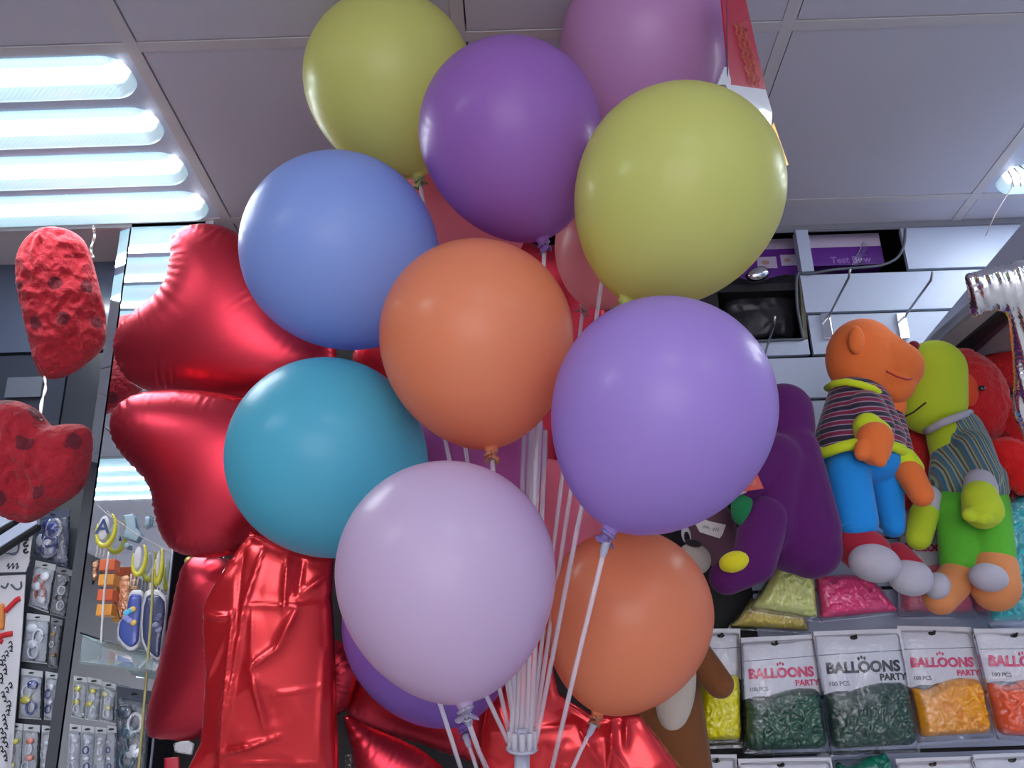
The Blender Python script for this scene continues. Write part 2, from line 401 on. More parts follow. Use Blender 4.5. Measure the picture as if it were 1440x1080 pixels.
lamp_labels = ['four-row fluorescent panel lit in ceiling at upper left of balloons', None, 'lit ceiling lamp whose rounded end shows at right edge, strings taped to it']
for i, (x, y) in enumerate(fixtures):
    lab = lamp_labels[i] if i < 3 and lamp_labels[i] else 'fluorescent ceiling panel behind the viewer, seen only in the mirror'
    if i == 8: continue
    wd = .6
    if i == 1: x -= .6; wd = 1.2      # this one is a double-length fitting
    t = thing('ceiling_lamp', (x+wd/2, y+.3, CEIL), lab, 'lamp', 'fluorescent panels in the ceiling')
    bm = bmesh.new(); zz = CEIL+.001; box(bm, (x+.0125, y+.0125, zz), (x+wd-.0125, y+.5875, zz+.02)); finish('tray', bm, M['lamp_tray'], t, False)
    for k in range(4):
        bm = bmesh.new(); yy = y+.6*(k+.5)/4
        rounded_bar(bm, x+.026, x+wd-.026, yy-.056, yy+.056, CEIL, CEIL-.018, .045); finish('diffuser', bm, M['lamp'], t, True)

# ---- back wall: slats with dark grooves, cut round the storage niche and the opening
Z = lambda px, py, D=YF: atD(px, py, D).z
X = lambda px, py, D=YF: atD(px, py, D).x
zr = [Z(1250, y) for y in (320, 381, 438.5, 499.5, 558)]
pitch_ = (zr[1]-zr[4])/3
rows = [(zr[0], zr[1])] + [(zr[1]-pitch_*k, zr[1]-pitch_*(k+1)) for k in range(0, 22)]
bm = bmesh.new(); gap = .008
xs_left = {0: X(1272, 350), 1: X(1127, 400), 2: X(1140, 470)}
for i, (a, b) in enumerate(rows):
    x0 = xs_left.get(i, X(1020, 500)); 
    if b < 0: break
    box(bm, (x0, YF, b+gap/2), (XR, YF+.012, a-gap/2))
    box(bm, (x0+.004, YF+.012, b), (XR, YF+.03, a), 1)
# narrow end piece under the opening
box(bm, (X(1020, 490), YF, rows[2][1]+gap/2), (X(1138, 490), YF+.012, Z(1080, 479)))
struct('wall_back', bm, [M['slat'], M['dark']])
bm = bmesh.new()   # wall behind the balloons and niche shell
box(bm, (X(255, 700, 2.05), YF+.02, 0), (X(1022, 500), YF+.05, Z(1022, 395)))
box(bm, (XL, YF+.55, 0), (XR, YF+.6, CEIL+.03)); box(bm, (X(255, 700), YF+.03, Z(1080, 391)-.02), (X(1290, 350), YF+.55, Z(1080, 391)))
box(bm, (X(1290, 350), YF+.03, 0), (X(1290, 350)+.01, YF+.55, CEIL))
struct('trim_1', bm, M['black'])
bm = bmesh.new(); box(bm, (X(1075, 312), YF-.002, Z(1200, 322)), (XR, YF+.01, CEIL-.004)); box(bm, (X(1020, 312), YF, CEIL-.02), (XR, YF+.004, CEIL))
struct('trim_2', bm, mat('wall_top_strip', srgb(120, 122, 132), .5))
bm = bmesh.new()   # edge band curling round the niche
pts = [atD(x, y, YF-.004) for x, y in smooth_path([(1273, 322), (1271, 345), (1262, 362), (1243, 372), (1215, 376), (1175, 379), (1138, 385), (1124, 384), (1120, 395), (1121, 430), (1128, 470), (1128, 477), (1100, 478), (1030, 482)], 6, False)]
tube(bm, pts, .0035, 6); struct('trim_3', bm, mat('grey_edge_band', srgb(84, 90, 102), .5), True)
bm = bmesh.new(); box(bm, (X(1121, 350), YF-.01, Z(1130, 384)), (X(1138, 350), YF+.02, Z(1130, 326))); struct('trim_4', bm, M['slat'])
bm = bmesh.new(); slab(bm, [atD(1124, 392, YF+.005), atD(1130, 392, YF+.005), atD(1136, 476, YF+.005), atD(1130, 476, YF+.005)], (0, -1, 0), .02)
struct('trim_5', bm, mat('raw_chipboard', srgb(105, 105, 85), .8, bump=(300, .6, .002)))

# ---- left: dark glossy panels and mirrored column
YL = 2.16
bm = bmesh.new()
xa, xb, xc = XL, X(66, 700, YL), X(175, 700, YL)
for (x0, x1, z0, z1, mi) in ((xa, X(160, 400, YL), Z(60, 494, YL), CEIL, 0), (xa, xb, 0, Z(60, 499, YL), 1), (xb+.005, X(200, 700, YL), 0, Z(60, 499, YL), 2)):
    box(bm, (x0, YL, z0), (x1, YL+.03, z1), mi)
box(bm, (xa, YL+.03, 0), (X(290, 700, YL), YL+.05, CEIL), 1)
struct('wall_front_left', bm, [M['darkwall'], mat('dark_panel', srgb(42, 46, 58), .25), mat('darker_panel', srgb(26, 30, 42), .3)])
bm = bmesh.new(); box(bm, (XL, 2.0, CEIL-.012), (X(300, 318, 2.0), YL, CEIL)); struct('trim_6', bm, M['bar'])
DM = 2.0
col = thing('mirror_column', (X(200, 900, DM), DM, 0), 'tall mirrored column reflecting the ceiling lamps, behind left foil balloons', 'mirror')
def vq(bm, x0, x1, D0, D1, z0, z1, t, mi=0):
    p = [Vector((x0, D0, z0)), Vector((x1, D1, z0)), Vector((x1, D1, z1)), Vector((x0, D0, z1))]; n_ = (p[1]-p[0]).cross(p[3]-p[0]); slab(bm, p, n_, t, mi)
xs_, xr_, xl_ = X(121, 780, DM), X(241, 780, DM), X(103, 780, DM)
bm = bmesh.new(); vq(bm, xs_+.002, xr_, DM, DM, 0, CEIL-.003, .004); finish('mirror_pane', bm, M['mirror'], col, False)
bm = bmesh.new(); vq(bm, xl_, xs_-.002, DM+.006, DM, 0, CEIL-.003, .004); finish('bevelled_edge', bm, M['mirror'], col, False)
bm = bmesh.new(); box(bm, (xl_+.003, DM+.012, 0), (xr_-.002, DM+.14, CEIL-.003)); finish('column_core', bm, M['mirror_edge'], col, False)
bm = bmesh.new(); vq(bm, xr_, xr_+.003, DM-.001, DM-.001, 0, CEIL-.003, .006); finish('edge_trim', bm, M['white_metal'], col, False)

# ================================================================== BALLOONS ON THEIR STAND
def knot_dir(cx, cy, z, kx, ky, kdist, lean):
    a = at(cx, cy, z); s = z/FPX; d = CR*((kx-cx)*s) - CU*((ky-cy)*s) - CF*lean*math.hypot(kx-cx, ky-cy)*s
    return d.normalized()
def balloon(cx, cy, r, z, kx, ky, colr, deep, label, lean=.25, stretch=1.24, top=1.0, rough=.38, rot=0):
    R = r*z/FPX; c = at(cx, cy, z); ax = knot_dir(cx, cy, z, kx, ky, 1, lean)
    t = thing('balloon', c + ax*R*stretch*1.07, label, 'balloon', 'party balloons on the stand')
    bm = bmesh.new(); prof = []
    for i in range(0, 25): a = math.pi/2*i/24; prof.append((-R*top*math.cos(a), R*math.sin(a)))
    L = R*stretch
    for i in range(1, 27):
        s = math.sin(math.pi/2*i/27) ; q = math.sqrt(1-s*s); rad = R*(.80*q + .20*(1-s*s)); prof.append((L*s, max(rad, R*.075)))
    prof.append((L*1.03, R*.06)); prof.append((L*1.05, R*.05))
    lathe(bm, c, ax, prof, 64); m = latex('latex_'+str(len(bpy.data.materials)), colr, deep, rough)
    finish('envelope', bm, m, t)
    # tied-off neck: a knot and a flared, rolled lip
    bm = bmesh.new(); x, y = frame_of(ax); kc = c+ax*(L*1.07)
    lathe(bm, kc, ax, [(-.008, .005), (-.006, .007), (-.003, .0076), (-.001, .006), (.0005, .004), (.002, .005), (.004, .0085), (.006, .0112), (.0068, .0115), (.0064, .0102), (.004, .006), (.003, .002), (.003, 0)], 20)
    for v in bm.verts:
        d = v.co-kc; h = d.dot(ax)
        if h > .0015: k = math.atan2(d.dot(y), d.dot(x)); v.co += ax*(.003*math.sin(3*k+cx)) + (d-ax*h)*(.25*math.sin(2*k+cy))
    ring = [kc + (x*math.cos(a)+y*math.sin(a))*.0075 - ax*.004 + ax*.002*math.sin(a) for a in [2*math.pi*k/18 for k in range(19)]]
    tube(bm, ring, .0026, 8); dk = mat('latex_neck_'+str(len(bpy.data.materials)), tuple(q*.55 for q in colr[:3])+(1,), .3, coat=.2)
    finish('knot', bm, dk, t); return kc
C_ = lambda r, g, b: srgb(r, g, b)
yel, ydp = C_(198, 208, 122), C_(220, 195, 60)
org, odp = C_(236, 148, 108), C_(245, 105, 55)
KN = {}
KN['y1'] = balloon(546, 110, 118, 1.62, 591, 256, yel, ydp, 'yellow-green balloon at the top of the bunch, left of the deep purple one', .1)
KN['p2'] = balloon(906, 62, 118, 1.66, 872, 210, C_(192, 148, 200), C_(205, 100, 165), 'pinkish lilac balloon cut by the top edge, beside hanging red sign', .1)
KN['p3'] = balloon(717, 184, 128, 1.42, 763, 343, C_(156, 112, 192), C_(180, 70, 165), 'deep purple balloon at top centre between the two yellow-green ones', .12, 1.27)
KN['y4'] = balloon(957, 264, 145, 1.28, 875, 428, yel, ydp, 'largest yellow-green balloon, above the big lilac one at right', .15)
KN['b5'] = balloon(476, 350, 136, 1.46, 600, 470, C_(142, 172, 228), C_(165, 150, 215), 'periwinkle blue balloon above the turquoise one', .15, 1.16)
KN['o6'] = balloon(670, 472, 136, 1.30, 694, 648, org, odp, 'orange balloon in the middle of the bunch', .3, 1.2)
KN['l7'] = balloon(934, 572, 156, 1.15, 850, 748, C_(170, 146, 218), C_(180, 105, 200), 'big lilac balloon at right with tied knot on a plastic stick', .2, 1.2)
KN['t8'] = balloon(458, 640, 138, 1.38, 575, 745, C_(92, 186, 214), C_(110, 175, 185), 'turquoise balloon at left of the bunch', .15, 1.14)
KN['w9'] = balloon(627, 802, 154, 1.13, 660, 982, C_(200, 188, 220), C_(225, 160, 185), 'pale lavender white balloon at lower front of the bunch', .45, 1.18)
KN['o10'] = balloon(884, 862, 118, 1.42, 830, 1002, org, odp, 'lower orange balloon under the big lilac one', .35, 1.2)
KN['p11'] = balloon(606, 876, 124, 1.50, 652, 1003, C_(142, 104, 192), C_(150, 70, 165), 'purple balloon mostly hidden behind the pale lavender white one', .3, 1.16)
KN['c12'] = balloon(646, 286, 100, 1.86, 665, 400, C_(250, 140, 150), C_(250, 110, 115), 'coral pink balloon peeping out between blue and deep purple ones', .1)
KN['k13'] = balloon(868, 338, 86, 1.66, 821, 432, C_(245, 160, 160), C_(240, 120, 120), 'small rosy balloon with knot, behind the largest yellow-green one', .1, 1.2)
KN['m14'] = balloon(672, 632, 98, 1.60, 700, 742, C_(196, 108, 180), C_(200, 85, 155), 'mauve balloon behind the middle orange one', .1, 1.15)
KN['c15'] = balloon(762, 735, 90, 1.80, 770, 842, C_(245, 130, 150), C_(245, 100, 120), 'coral pink balloon behind the stick bundle, left of the big lilac one', .1, 1.15)

hub = at(734, 1034, 1.30)
st = thing('balloon_stand', at(733, 1500, 1.5), 'clear plastic balloon stand whose sticks fan up to the balloons', 'balloon stand')
def stick(a, b, rad=.0030):
    bm = bmesh.new(); mid = (a+b)/2 + CR*random.uniform(-.002, .002); tube(bm, [a, mid, b], rad, 10); finish('stick', bm, M['stick'], st)
def cup(p, a):
    d = (p-a).normalized(); bm = bmesh.new()
    lathe(bm, p-d*.022, d, [(0, .0032), (.006, .0046), (.016, .0048), (.021, .0058), (.021, .0048), (.016, .0036), (.004, .002)], 16); finish('cup', bm, M['hub'], st)
for key, (bx, by, bz) in {'l7': (772, 1100, 1.22), 'o10': (797, 1100, 1.38), 'p11': (676, 1100, 1.38), 'w9': (693, 1100, 1.2)}.items():
    b = at(bx, by, bz); p = KN[key]; d = (b-p).normalized(); stick(p+d*.004+CF*-.004, b); cup(p+d*.002+CF*-.004, b)
stick(at(617, 984, 1.20), at(654, 1100, 1.26))
for i, (k, dx) in enumerate([('t8', 0), ('b5', 1), ('o6', 2), ('y1', 3), ('m14', 4), ('c12', 5), ('p3', 6), ('k13', 7), ('p2', 8), ('y4', 9), ('c15', 6.5)]):
    x0 = 715+dx*4.3; stick(KN[k], at(x0, 1044, 1.295+.012*((i*7) % 3)), .0032)
for i, (x, y, z) in enumerate([(738, 596, 1.5), (746, 590, 1.52), (752, 600, 1.48), (760, 592, 1.5), (767, 606, 1.47)]): stick(at(x, y, z), at(719+i*6.5, 1044, 1.288), .0036)
bm = bmesh.new()   # hub: clear sleeve holding the stick ends
ax = (at(734, 1046, 1.3)-at(734, 1018, 1.3)).normalized(); c0 = at(734, 1022, 1.3)
lathe(bm, c0, ax, [(0, .008), (0, .0105), (.026, .0105), (.027, .021), (.029, .022), (.031, .021), (.031, .0105)], 24); finish('hub', bm, M['hub'], st)
bm = bmesh.new()
for k in range(10): a = k/10*2*math.pi; x_, y_ = frame_of(ax); tube(bm, [c0+ax*.004+(x_*math.cos(a)+y_*math.sin(a))*.017, c0+ax*.028+(x_*math.cos(a)+y_*math.sin(a))*.017], .0042, 8)
finish('socket_ring', bm, M['stick'], st)
bm = bmesh.new(); tube(bm, [c0+ax*.026, at(733, 1500, 1.32)], .0105, 20); finish('post', bm, M['hub'], st)
bm = bmesh.new(); e = at(733, 1500, 1.32); lathe(bm, Vector((e.x, e.y, 0)), Vector((0, 0, 1)), [(0, 0), (0, .12), (.012, .125), (.02, .11), (.03, .03), (e.z+.005, .0105), (e.z+.02, .0105)], 32); finish('base', bm, M['hub'], st)

# ================================================================== RED FOIL BALLOONS
toward = lambda p: (CAM-p).normalized()
def foil(px, cx, cy, z, T, label, m='foil', tilt=(0, 0), **k):
    o = at(cx, cy, z); n = (-CF + CR*tilt[0] + CU*tilt[1]).normalized()
    kw = dict(step=.006, ripple=.006, rfreq=85, rlen=.022, seam=.0022); kw.update(k)
    ob = pillow('foil_balloon', px, o, n, T, M[m], None, **kw); rebase(ob, o)
    return tag(ob, label, 'foil balloon', 'red foil balloons')
foil([(246, 330), (268, 317), (300, 315), (330, 326), (352, 350), (385, 395), (425, 445), (468, 480), (470, 515), (440, 545), (400, 562), (345, 569), (300, 567), (250, 557), (205, 549), (181, 533), (167, 508), (163, 482), (174, 455), (200, 433), (226, 413), (240, 390), (244, 362), (241, 345)], 320, 460, 1.80, .08,
     'shiny red foil balloon, topmost of the stack left of the blue balloon', tilt=(-.1, .05))
foil([(176, 563), (205, 551), (262, 548), (330, 557), (400, 580), (440, 640), (420, 705), (372, 752), (340, 776), (304, 784), (266, 782), (241, 770), (228, 746), (221, 715), (217, 688), (204, 670), (181, 646), (163, 622), (158, 588)], 300, 660, 1.66, .08,
     'shiny red foil balloon left of the turquoise one, second in the stack', tilt=(-.05, .1))
foil([(262, 790), (300, 783), (345, 800), (390, 870), (385, 960), (340, 1010), (285, 1037), (248, 1038), (214, 1036), (208, 1018), (216, 978), (232, 918), (248, 850)], 300, 910, 1.74, .07,
     'tall red foil balloon at left, its inner edge tucked behind the foil bag', rfreq=140, ripple=.003, tilt=(-.15, 0))
foil([(455, 903), (485, 904), (502, 925), (506, 945), (494, 985), (480, 1003), (462, 998), (440, 950)], 475, 955, 1.66, .03,
     'small red foil lobe wedged between foil bag and purple balloon', step=.004)
foil([(487, 1001), (497, 970), (520, 935), (590, 915), (680, 930), (715, 980), (712, 1040), (692, 1076), (640, 1062), (590, 1044), (530, 1027)], 600, 1000, 1.68, .05,
     'red foil balloon under the purple one, behind the three thin sticks')
foil([(484, 1006), (520, 1022), (568, 1042), (603, 1062), (632, 1100), (600, 1180), (530, 1180), (505, 1110), (494, 1055)], 560, 1090, 1.58, .04,
     'pointed red foil balloon with pink sheen at the bottom edge', tilt=(0, .15))
foil([(690, 330), (760, 345), (815, 345), (850, 400), (850, 470), (800, 560), (790, 640), (740, 680), (650, 640), (560, 560), (505, 520), (500, 490), (560, 440), (640, 400)], 690, 500, 2.04, .05,
     'red foil balloon deep inside the bunch, glimpsed through gaps', step=.012)

# ---- crumpled foil gift bags
def foil_bag(px, cx, cy, z, label, folds, name='foil_gift_bag', K=26, amp=.010, tilt=(0, 0), T=.03):
    o = at(cx, cy, z); n = (-CF + CR*tilt[0] + CU*tilt[1]).normalized(); ex, ey, n_ = plane_frame(o, n)
    def P(x, y): q = onplane(x, y, o, n)-o; return (q.dot(ex), q.dot(ey))
    F = [(P(*a), P(*b), w_, h_) for a, b, w_, h_ in folds]; cr1, cr2 = crumple(K, amp), crumple(K*4, amp*.28)
    def extra(V, D):
        e = cr1(V)+cr2(V)
        for a, b, w_, h_ in F:
            d, t = segd(V, a, b); e += h_*np.exp(-d/w_)*np.sin(np.pi*np.clip(t, .06, .94))**.4
        return e*np.clip(D/.012, 0, 1)
    ob = pillow(name, px, o, n, T, M['foil2'], None, step=.0042, extra=extra, power=.4, back=.4, straight=True)
    rebase(ob, o); return tag(ob, label, 'gift bag')
foil_bag([(352, 748), (395, 760), (432, 776), (469, 785), (467, 840), (470, 880), (472, 960), (475, 1030), (478, 1110), (255, 1110), (262, 1085), (284, 1040), (288, 985), (291, 930), (286, 885), (287, 850), (296, 830), (318, 795)], 385, 930, 1.50,
         'crinkled shiny red foil gift bag with square fold lines, left of the purple balloon',
         [((338, 855), (318, 1075), .004, .012), ((352, 855), (330, 1000), .003, .008), ((345, 765), (345, 880), .004, -.006), ((375, 770), (345, 870), .004, .008), ((410, 780), (408, 850), .003, .008), ((430, 785), (425, 830), .004, -.008),
          ((355, 842), (468, 846), .0025, .005), ((365, 925), (400, 900), .004, .01), ((400, 900), (425, 848), .006, .011), ((365, 845), (365, 930), .002, .004), ((365, 925), (385, 1010), .006, .010), ((285, 862), (335, 858), .004, .010), ((325, 1045), (402, 1020), .004, .01), ((320, 1056), (450, 1058), .0025, .005), ((460, 910), (455, 1060), .003, .006), ((292, 960), (330, 880), .004, .007), ((385, 962), (468, 955), .002, .003), ((470, 800), (420, 835), .004, .007)], amp=.0065, T=.045)
foil_bag([(690, 960), (712, 920), (742, 850), (768, 868), (776, 930), (786, 975), (830, 1003), (872, 1004), (900, 1006), (930, 1042), (975, 1100), (970, 1130), (680, 1130), (672, 1060)], 820, 1040, 1.60,
         'red foil gift bag under the lower orange balloon, crumpled to a point at right',
         [((860, 1010), (852, 1080), .004, .012), ((880, 1005), (878, 1040), .004, .012), ((815, 1020), (850, 1080), .004, .01), ((700, 990), (745, 1090), .003, .006), ((690, 1023), (810, 1012), .002, .005), ((850, 1030), (880, 1075), .003, .008), ((905, 1010), (960, 1085), .004, .006)], K=34, amp=.008)

# ================================================================== PLUSH HEARTS AT LEFT
def dotted_plush():
    m = mat('red_rose_plush', srgb(168, 26, 42), .9, sheen=.12, bump=(70, 1, .01)); nt = m.node_tree; b = nt.nodes['Principled BSDF']
    tc = nt.nodes.new('ShaderNodeTexCoord'); v = nt.nodes.new('ShaderNodeTexVoronoi'); v.inputs['Scale'].default_value = 16; v.inputs['Randomness'].default_value = .6
    cr = nt.nodes.new('ShaderNodeValToRGB'); e = cr.color_ramp.elements; e[0].position = .22; e[0].color = srgb(104, 20, 36); e[1].position = .25; e[1].color = srgb(168, 26, 42)
    nt.links.new(tc.outputs['Object'], v.inputs['Vector']); nt.links.new(v.outputs['Distance'], cr.inputs[0]); nt.links.new(cr.outputs[0], b.inputs['Base Color']); return m
M['rose'] = dotted_plush()
def ruffle(sc, amp, seed):
    def f(V, D):
        out = np.zeros(len(V))
        for i, (x, y) in enumerate(V):
            p = Vector((x*sc+seed, y*sc*.8, seed)); out[i] = (1-abs(noise.noise(p)*2.2)) + .5*(1-abs(noise.noise(p*2.7)*2.2)) + .25*noise.noise(p*7)
        return (out-1)*amp*np.clip(D/.01, 0, 1)
    return f
def heart(px, cx, cy, z, T, label, seed, ribbon, ribbon2=None, tilt=(0, 0), z2=None):
    z2 = z if z2 is None else z2
    o = at(cx, cy, z); t = thing('plush_heart', o, label, 'plush heart', 'plush hearts hanging at the left')
    pillow('cushion', px, o, (-CF+CR*tilt[0]+CU*tilt[1]).normalized(), T, M['rose'], t, step=.0045, extra=ruffle(20, .012, seed), ripple=.002, rfreq=60)
    for rb in (ribbon, ribbon2):
        if rb:
            bm = bmesh.new(); sp = smooth_path(rb, 5, False); pts = [at(x, y, z + .01*math.sin(i*2) + (rb[-1][1] > 590)*(z2-z)*i/(len(sp)-1)) for i, (x, y) in enumerate(sp)]
            for k in (-1, 1): tube(bm, [p+CR*.0016*k*math.sin(i*.8) for i, p in enumerate(pts)], .0016, 6)
            finish('hanging_ribbon', bm, M['string'], t)
heart([(22, 368), (34, 337), (60, 320), (90, 321), (115, 335), (128, 360), (139, 400), (149, 445), (147, 485), (122, 512), (92, 530), (62, 532), (49, 512), (36, 460), (25, 412)], 88, 425, 2.07, .06,
      'ruffled red plush heart hanging under lamp, upper of the two at left', 3.1, [(62, 528), (64, 545), (58, 570), (57, 604)], [(131, 318), (133, 332), (128, 350), (131, 362)], tilt=(.25, 0), z2=1.43)
heart([(-40, 590), (-10, 566), (25, 564), (52, 578), (68, 598), (92, 596), (118, 598), (128, 612), (125, 650), (115, 688), (80, 714), (42, 735), (12, 728), (-14, 705), (-42, 650)], 50, 650, 1.42, .055,
      'ruffled red plush heart with dark dots, lower of the two, cut by left edge', 9.7, [(57, 588), (57, 596), (59, 612)])

# ================================================================== HANGING SIGN, THREADS
zs = 1.45
def sg(x, y, dz=0): return at(x, y, zs+dz)
o = sg(1060, 100)
t = thing('hanging_sign', o, 'red cardboard sign with gold script and white band, hanging edge-on at top right', 'sign')
nS = ((sg(1075, 100, .05)-sg(1030, 100)).cross(sg(1050, 200)-sg(1050, 0))).normalized()
def quad(bm, p, th=.003, mi=0): n_ = (p[1]-p[0]).cross(p[3]-p[0]); slab(bm, p, n_, th, mi)
A = lambda x, y: at(x, y, zs + (x-1022)*.0016)
M['sign_red'] = mat('sign_red', srgb(178, 30, 58), .35, coat=.5); M['sign_side'] = mat('sign_side', srgb(150, 90, 140), .4, coat=.5)
bm = bmesh.new(); quad(bm, [A(1027, 120), A(1077, 126), A(1040, -40), A(1012, -40)]); finish('red_panel', bm, M['sign_red'], t, False)
bm = bmesh.new(); quad(bm, [A(1023.5, 118), A(1031, 121), A(1026, -40), A(1023.5, -40)], .004); finish('side_flap', bm, M['sign_side'], t, False)
bm = bmesh.new(); quad(bm, [A(1052, 178), A(1083, 196), A(1086, 158), A(1077, 126)][:4]); 
quad(bm, [A(1020, 118), A(1052, 178), A(1086, 160), A(1077, 126)], .0035); finish('white_band', bm, M['card'], t, False)
bm = bmesh.new(); quad(bm, [A(1078, 190), A(1102, 234), A(1109, 232), A(1088, 172)], .003); finish('gold_tip', bm, M['gold'], t, False)
bm = bmesh.new(); quad(bm, [A(1010, 119), A(1030, 119), A(1024, 94), A(1020, 94)], .002); finish('white_corner', bm, M['card'], t, False)
bm = bmesh.new()   # gold flowing script
for k in range(3):
    ln = []
    for i in range(46):
        s = i/45; y = 35+85*s+5*math.sin(i*1.9+k*2); x = 1022+14+ (y-35)*.26 + k*6-3 + 3.2*math.sin(i*2.6+k); ln.append(A(x, y)-CF*.0042)
    tube(bm, ln, .00055, 5)
finish('gold_script', bm, mat('gold_ink', srgb(214, 120, 70), .35, .4), t)
ct = atC(1019, -60)
bm = bmesh.new(); tube(bm, [at(1020, -70, zs), at(1023, 100, zs), at(1022, 130, zs+.01)], .0011, 6); finish('cord', bm, mat('cord_dark', srgb(60, 50, 80), .5), t)
def thread(pts, D, label, rad=.0012, tape=None):
    bm = bmesh.new(); P = [atD(x, y, d) for (x, y), d in zip(pts, D)]; tube(bm, P, rad, 6)
    t = thing('hanging_thread', P[0], label, 'thread'); finish('thread', bm, M['string'], t)
    bm = bmesh.new()
    for k in range(3): a = P[0]; tube(bm, [a+Vector((.008*k-.01, -.01*k, 0)), a+Vector((.012*k-.012, -.012*k-.01, -.025)), a+Vector((.016*k-.01, -.005, -.045))], .0018, 6)
    finish('knotted_end', bm, M['string'], t)
thread([(1424, 240), (1422, 265), (1400, 300), (1386, 332)], [1.85, 1.85, 1.87, 1.9], 'white thread dangling from the ceiling lamp at right edge')
thread([(166, 92), (180, 99)], [1.5, 1.48], 'loose bit of white string on the upper left ceiling lamp', .0009)
thread([(233, 104), (246, 112), (262, 121), (280, 129)], [1.55, 1.56, 1.57, 1.58], 'white curl of ribbon under the ceiling, right of the upper left lamp', .0012)

# ================================================================== STORAGE NICHE
purple = mat('purple_carton', srgb(98, 42, 140), .35, coat=.4); lilac = mat('lilac_print', srgb(190, 178, 205), .4, coat=.3); lett = mat('lilac_letters', srgb(150, 110, 185), .4)
ez = Vector((0, 0, 1)); ex_ = Vector((1, 0, 0))
def carton(x0, x1, y0, y1, D, dep, label, words, panels, band):
    a, b = atD(x0, y1, D), atD(x1, y0, D); t = thing('carton', Vector(((a.x+b.x)/2, D, a.z)), label, 'box', 'purple cartons in the storage niche')
    bm = bmesh.new(); box(bm, (a.x, D, a.z), (b.x, D+dep, b.z)); bevel(bm, .002); finish('carton_body', bm, purple, t, False)
    bm = bmesh.new(); box(bm, (a.x+.002, D-.001, atD(x0, band[1], D).z), (b.x-.002, D+.001, atD(x0, band[0], D).z)); finish('pale_band', bm, lilac, t, False)
    for (p0, p1, q0, q1) in panels:
        bm = bmesh.new(); c, d = atD(p0, q1, D), atD(p1, q0, D); box(bm, (c.x, D-.0012, c.z), (d.x, D+.001, d.z)); finish('printed_panel', bm, lilac, t, False)
        bm = bmesh.new(); add_ell(bm, Vector(((c.x*.6+d.x*.4), D-.0015, (c.z+d.z)/2)), (abs(d.x-c.x)*.2, .0006, abs(d.z-c.z)*.2)); finish('printed_picture', bm, mat('print_tan', srgb(170, 140, 130), .5), t)
    for s, x, y, sz in words: text('lettering', s, atD(x, y, D)-Vector((0, .0015, 0)), ex_, ez, sz, lett, t, .0006)
    return t
carton(1140, 1236, 328, 374, YF+.06, .3, 'purple carton with pale top band and lilac lettering, in niche under ceiling', [('Test Bow', 1196, 366, .026)], [], (331, 349))
carton(1040, 1118, 338, 394, YF+.10, .3, 'purple carton with two pale picture panels, left of grey post in niche', [], [(1066, 1091, 361, 378), (1099, 1119, 358, 374)], (338, 352))
def crinkle(px, D, T, m, name, label, cat, step=.004, amp=.006, group=None, straight=False, tilt=(0, 0)):
    o = atD(sum(p[0] for p in px)/len(px), sum(p[1] for p in px)/len(px), D); n = Vector((tilt[0], -1, tilt[1])).normalized()
    ob = pillow(name, px, o, n, T, m, None, step=step, extra=lambda V, d: crumple(30, amp)(V)*np.clip(d/.01, 0, 1), straight=straight); rebase(ob, o)
    return tag(ob, label, cat, group)
crinkle([(1048, 388), (1058, 378), (1075, 376), (1082, 386), (1070, 396), (1055, 396)], YF-.02, .018, M['silver'], 'foil_scrap', 'ball of clear crumpled tape stuck on the purple carton', 'tape', amp=.004)
crinkle([(1208, 352), (1214, 340), (1222, 350), (1216, 362), (1210, 372), (1198, 372)], YF+.05, .008, M['film'], 'tape_scrap', 'strip of shiny packing tape on carton front', 'tape', amp=.003)
crinkle([(1020, 392), (1060, 396), (1122, 390), (1118, 470), (1090, 476), (1026, 478)], YF+.10, .03, mat('bin_liner', srgb(38, 36, 44), .4), 'black_bag', 'black plastic bag filling the square opening below purple cartons', 'bag', amp=.008)

# ================================================================== SLATWALL HOOKS
def hook(bx, by, tx, ty, D1, label):
    b = atD(bx, by, YF-.004); p = atD(tx, ty, D1); t = thing('display_hook', b, label, 'hook', 'display hooks on the slatwall')
    bm = bmesh.new(); c = atD(bx-3, by+14, YF-.003); box(bm, (c.x-.011, YF-.008, c.z-.033), (c.x+.011, YF-.001, c.z+.033)); bevel(bm, .001); finish('hook_plate', bm, M['chrome'], t, False)
    bm = bmesh.new(); d = p-b; tube(bm, [b+Vector((0, 0, -.005)), b+Vector((0, -.012, 0)), b+d*.5, b+d*.93, p+Vector((0, -.003, .012))], .0028, 8); finish('prong', bm, mat('steel_wire', (.35, .37, .4, 1), .3, 1), t)
hook(1165, 445, 1196, 386, 1.90, 'bare steel hook on slatwall above the orange-headed plush')
hook(1272, 445, 1312, 390, 1.90, 'bare steel hook on slatwall, above where the two plush heads meet')
hook(1072, 508, 1090, 452, 1.94, 'bare steel hook below the dark square opening')

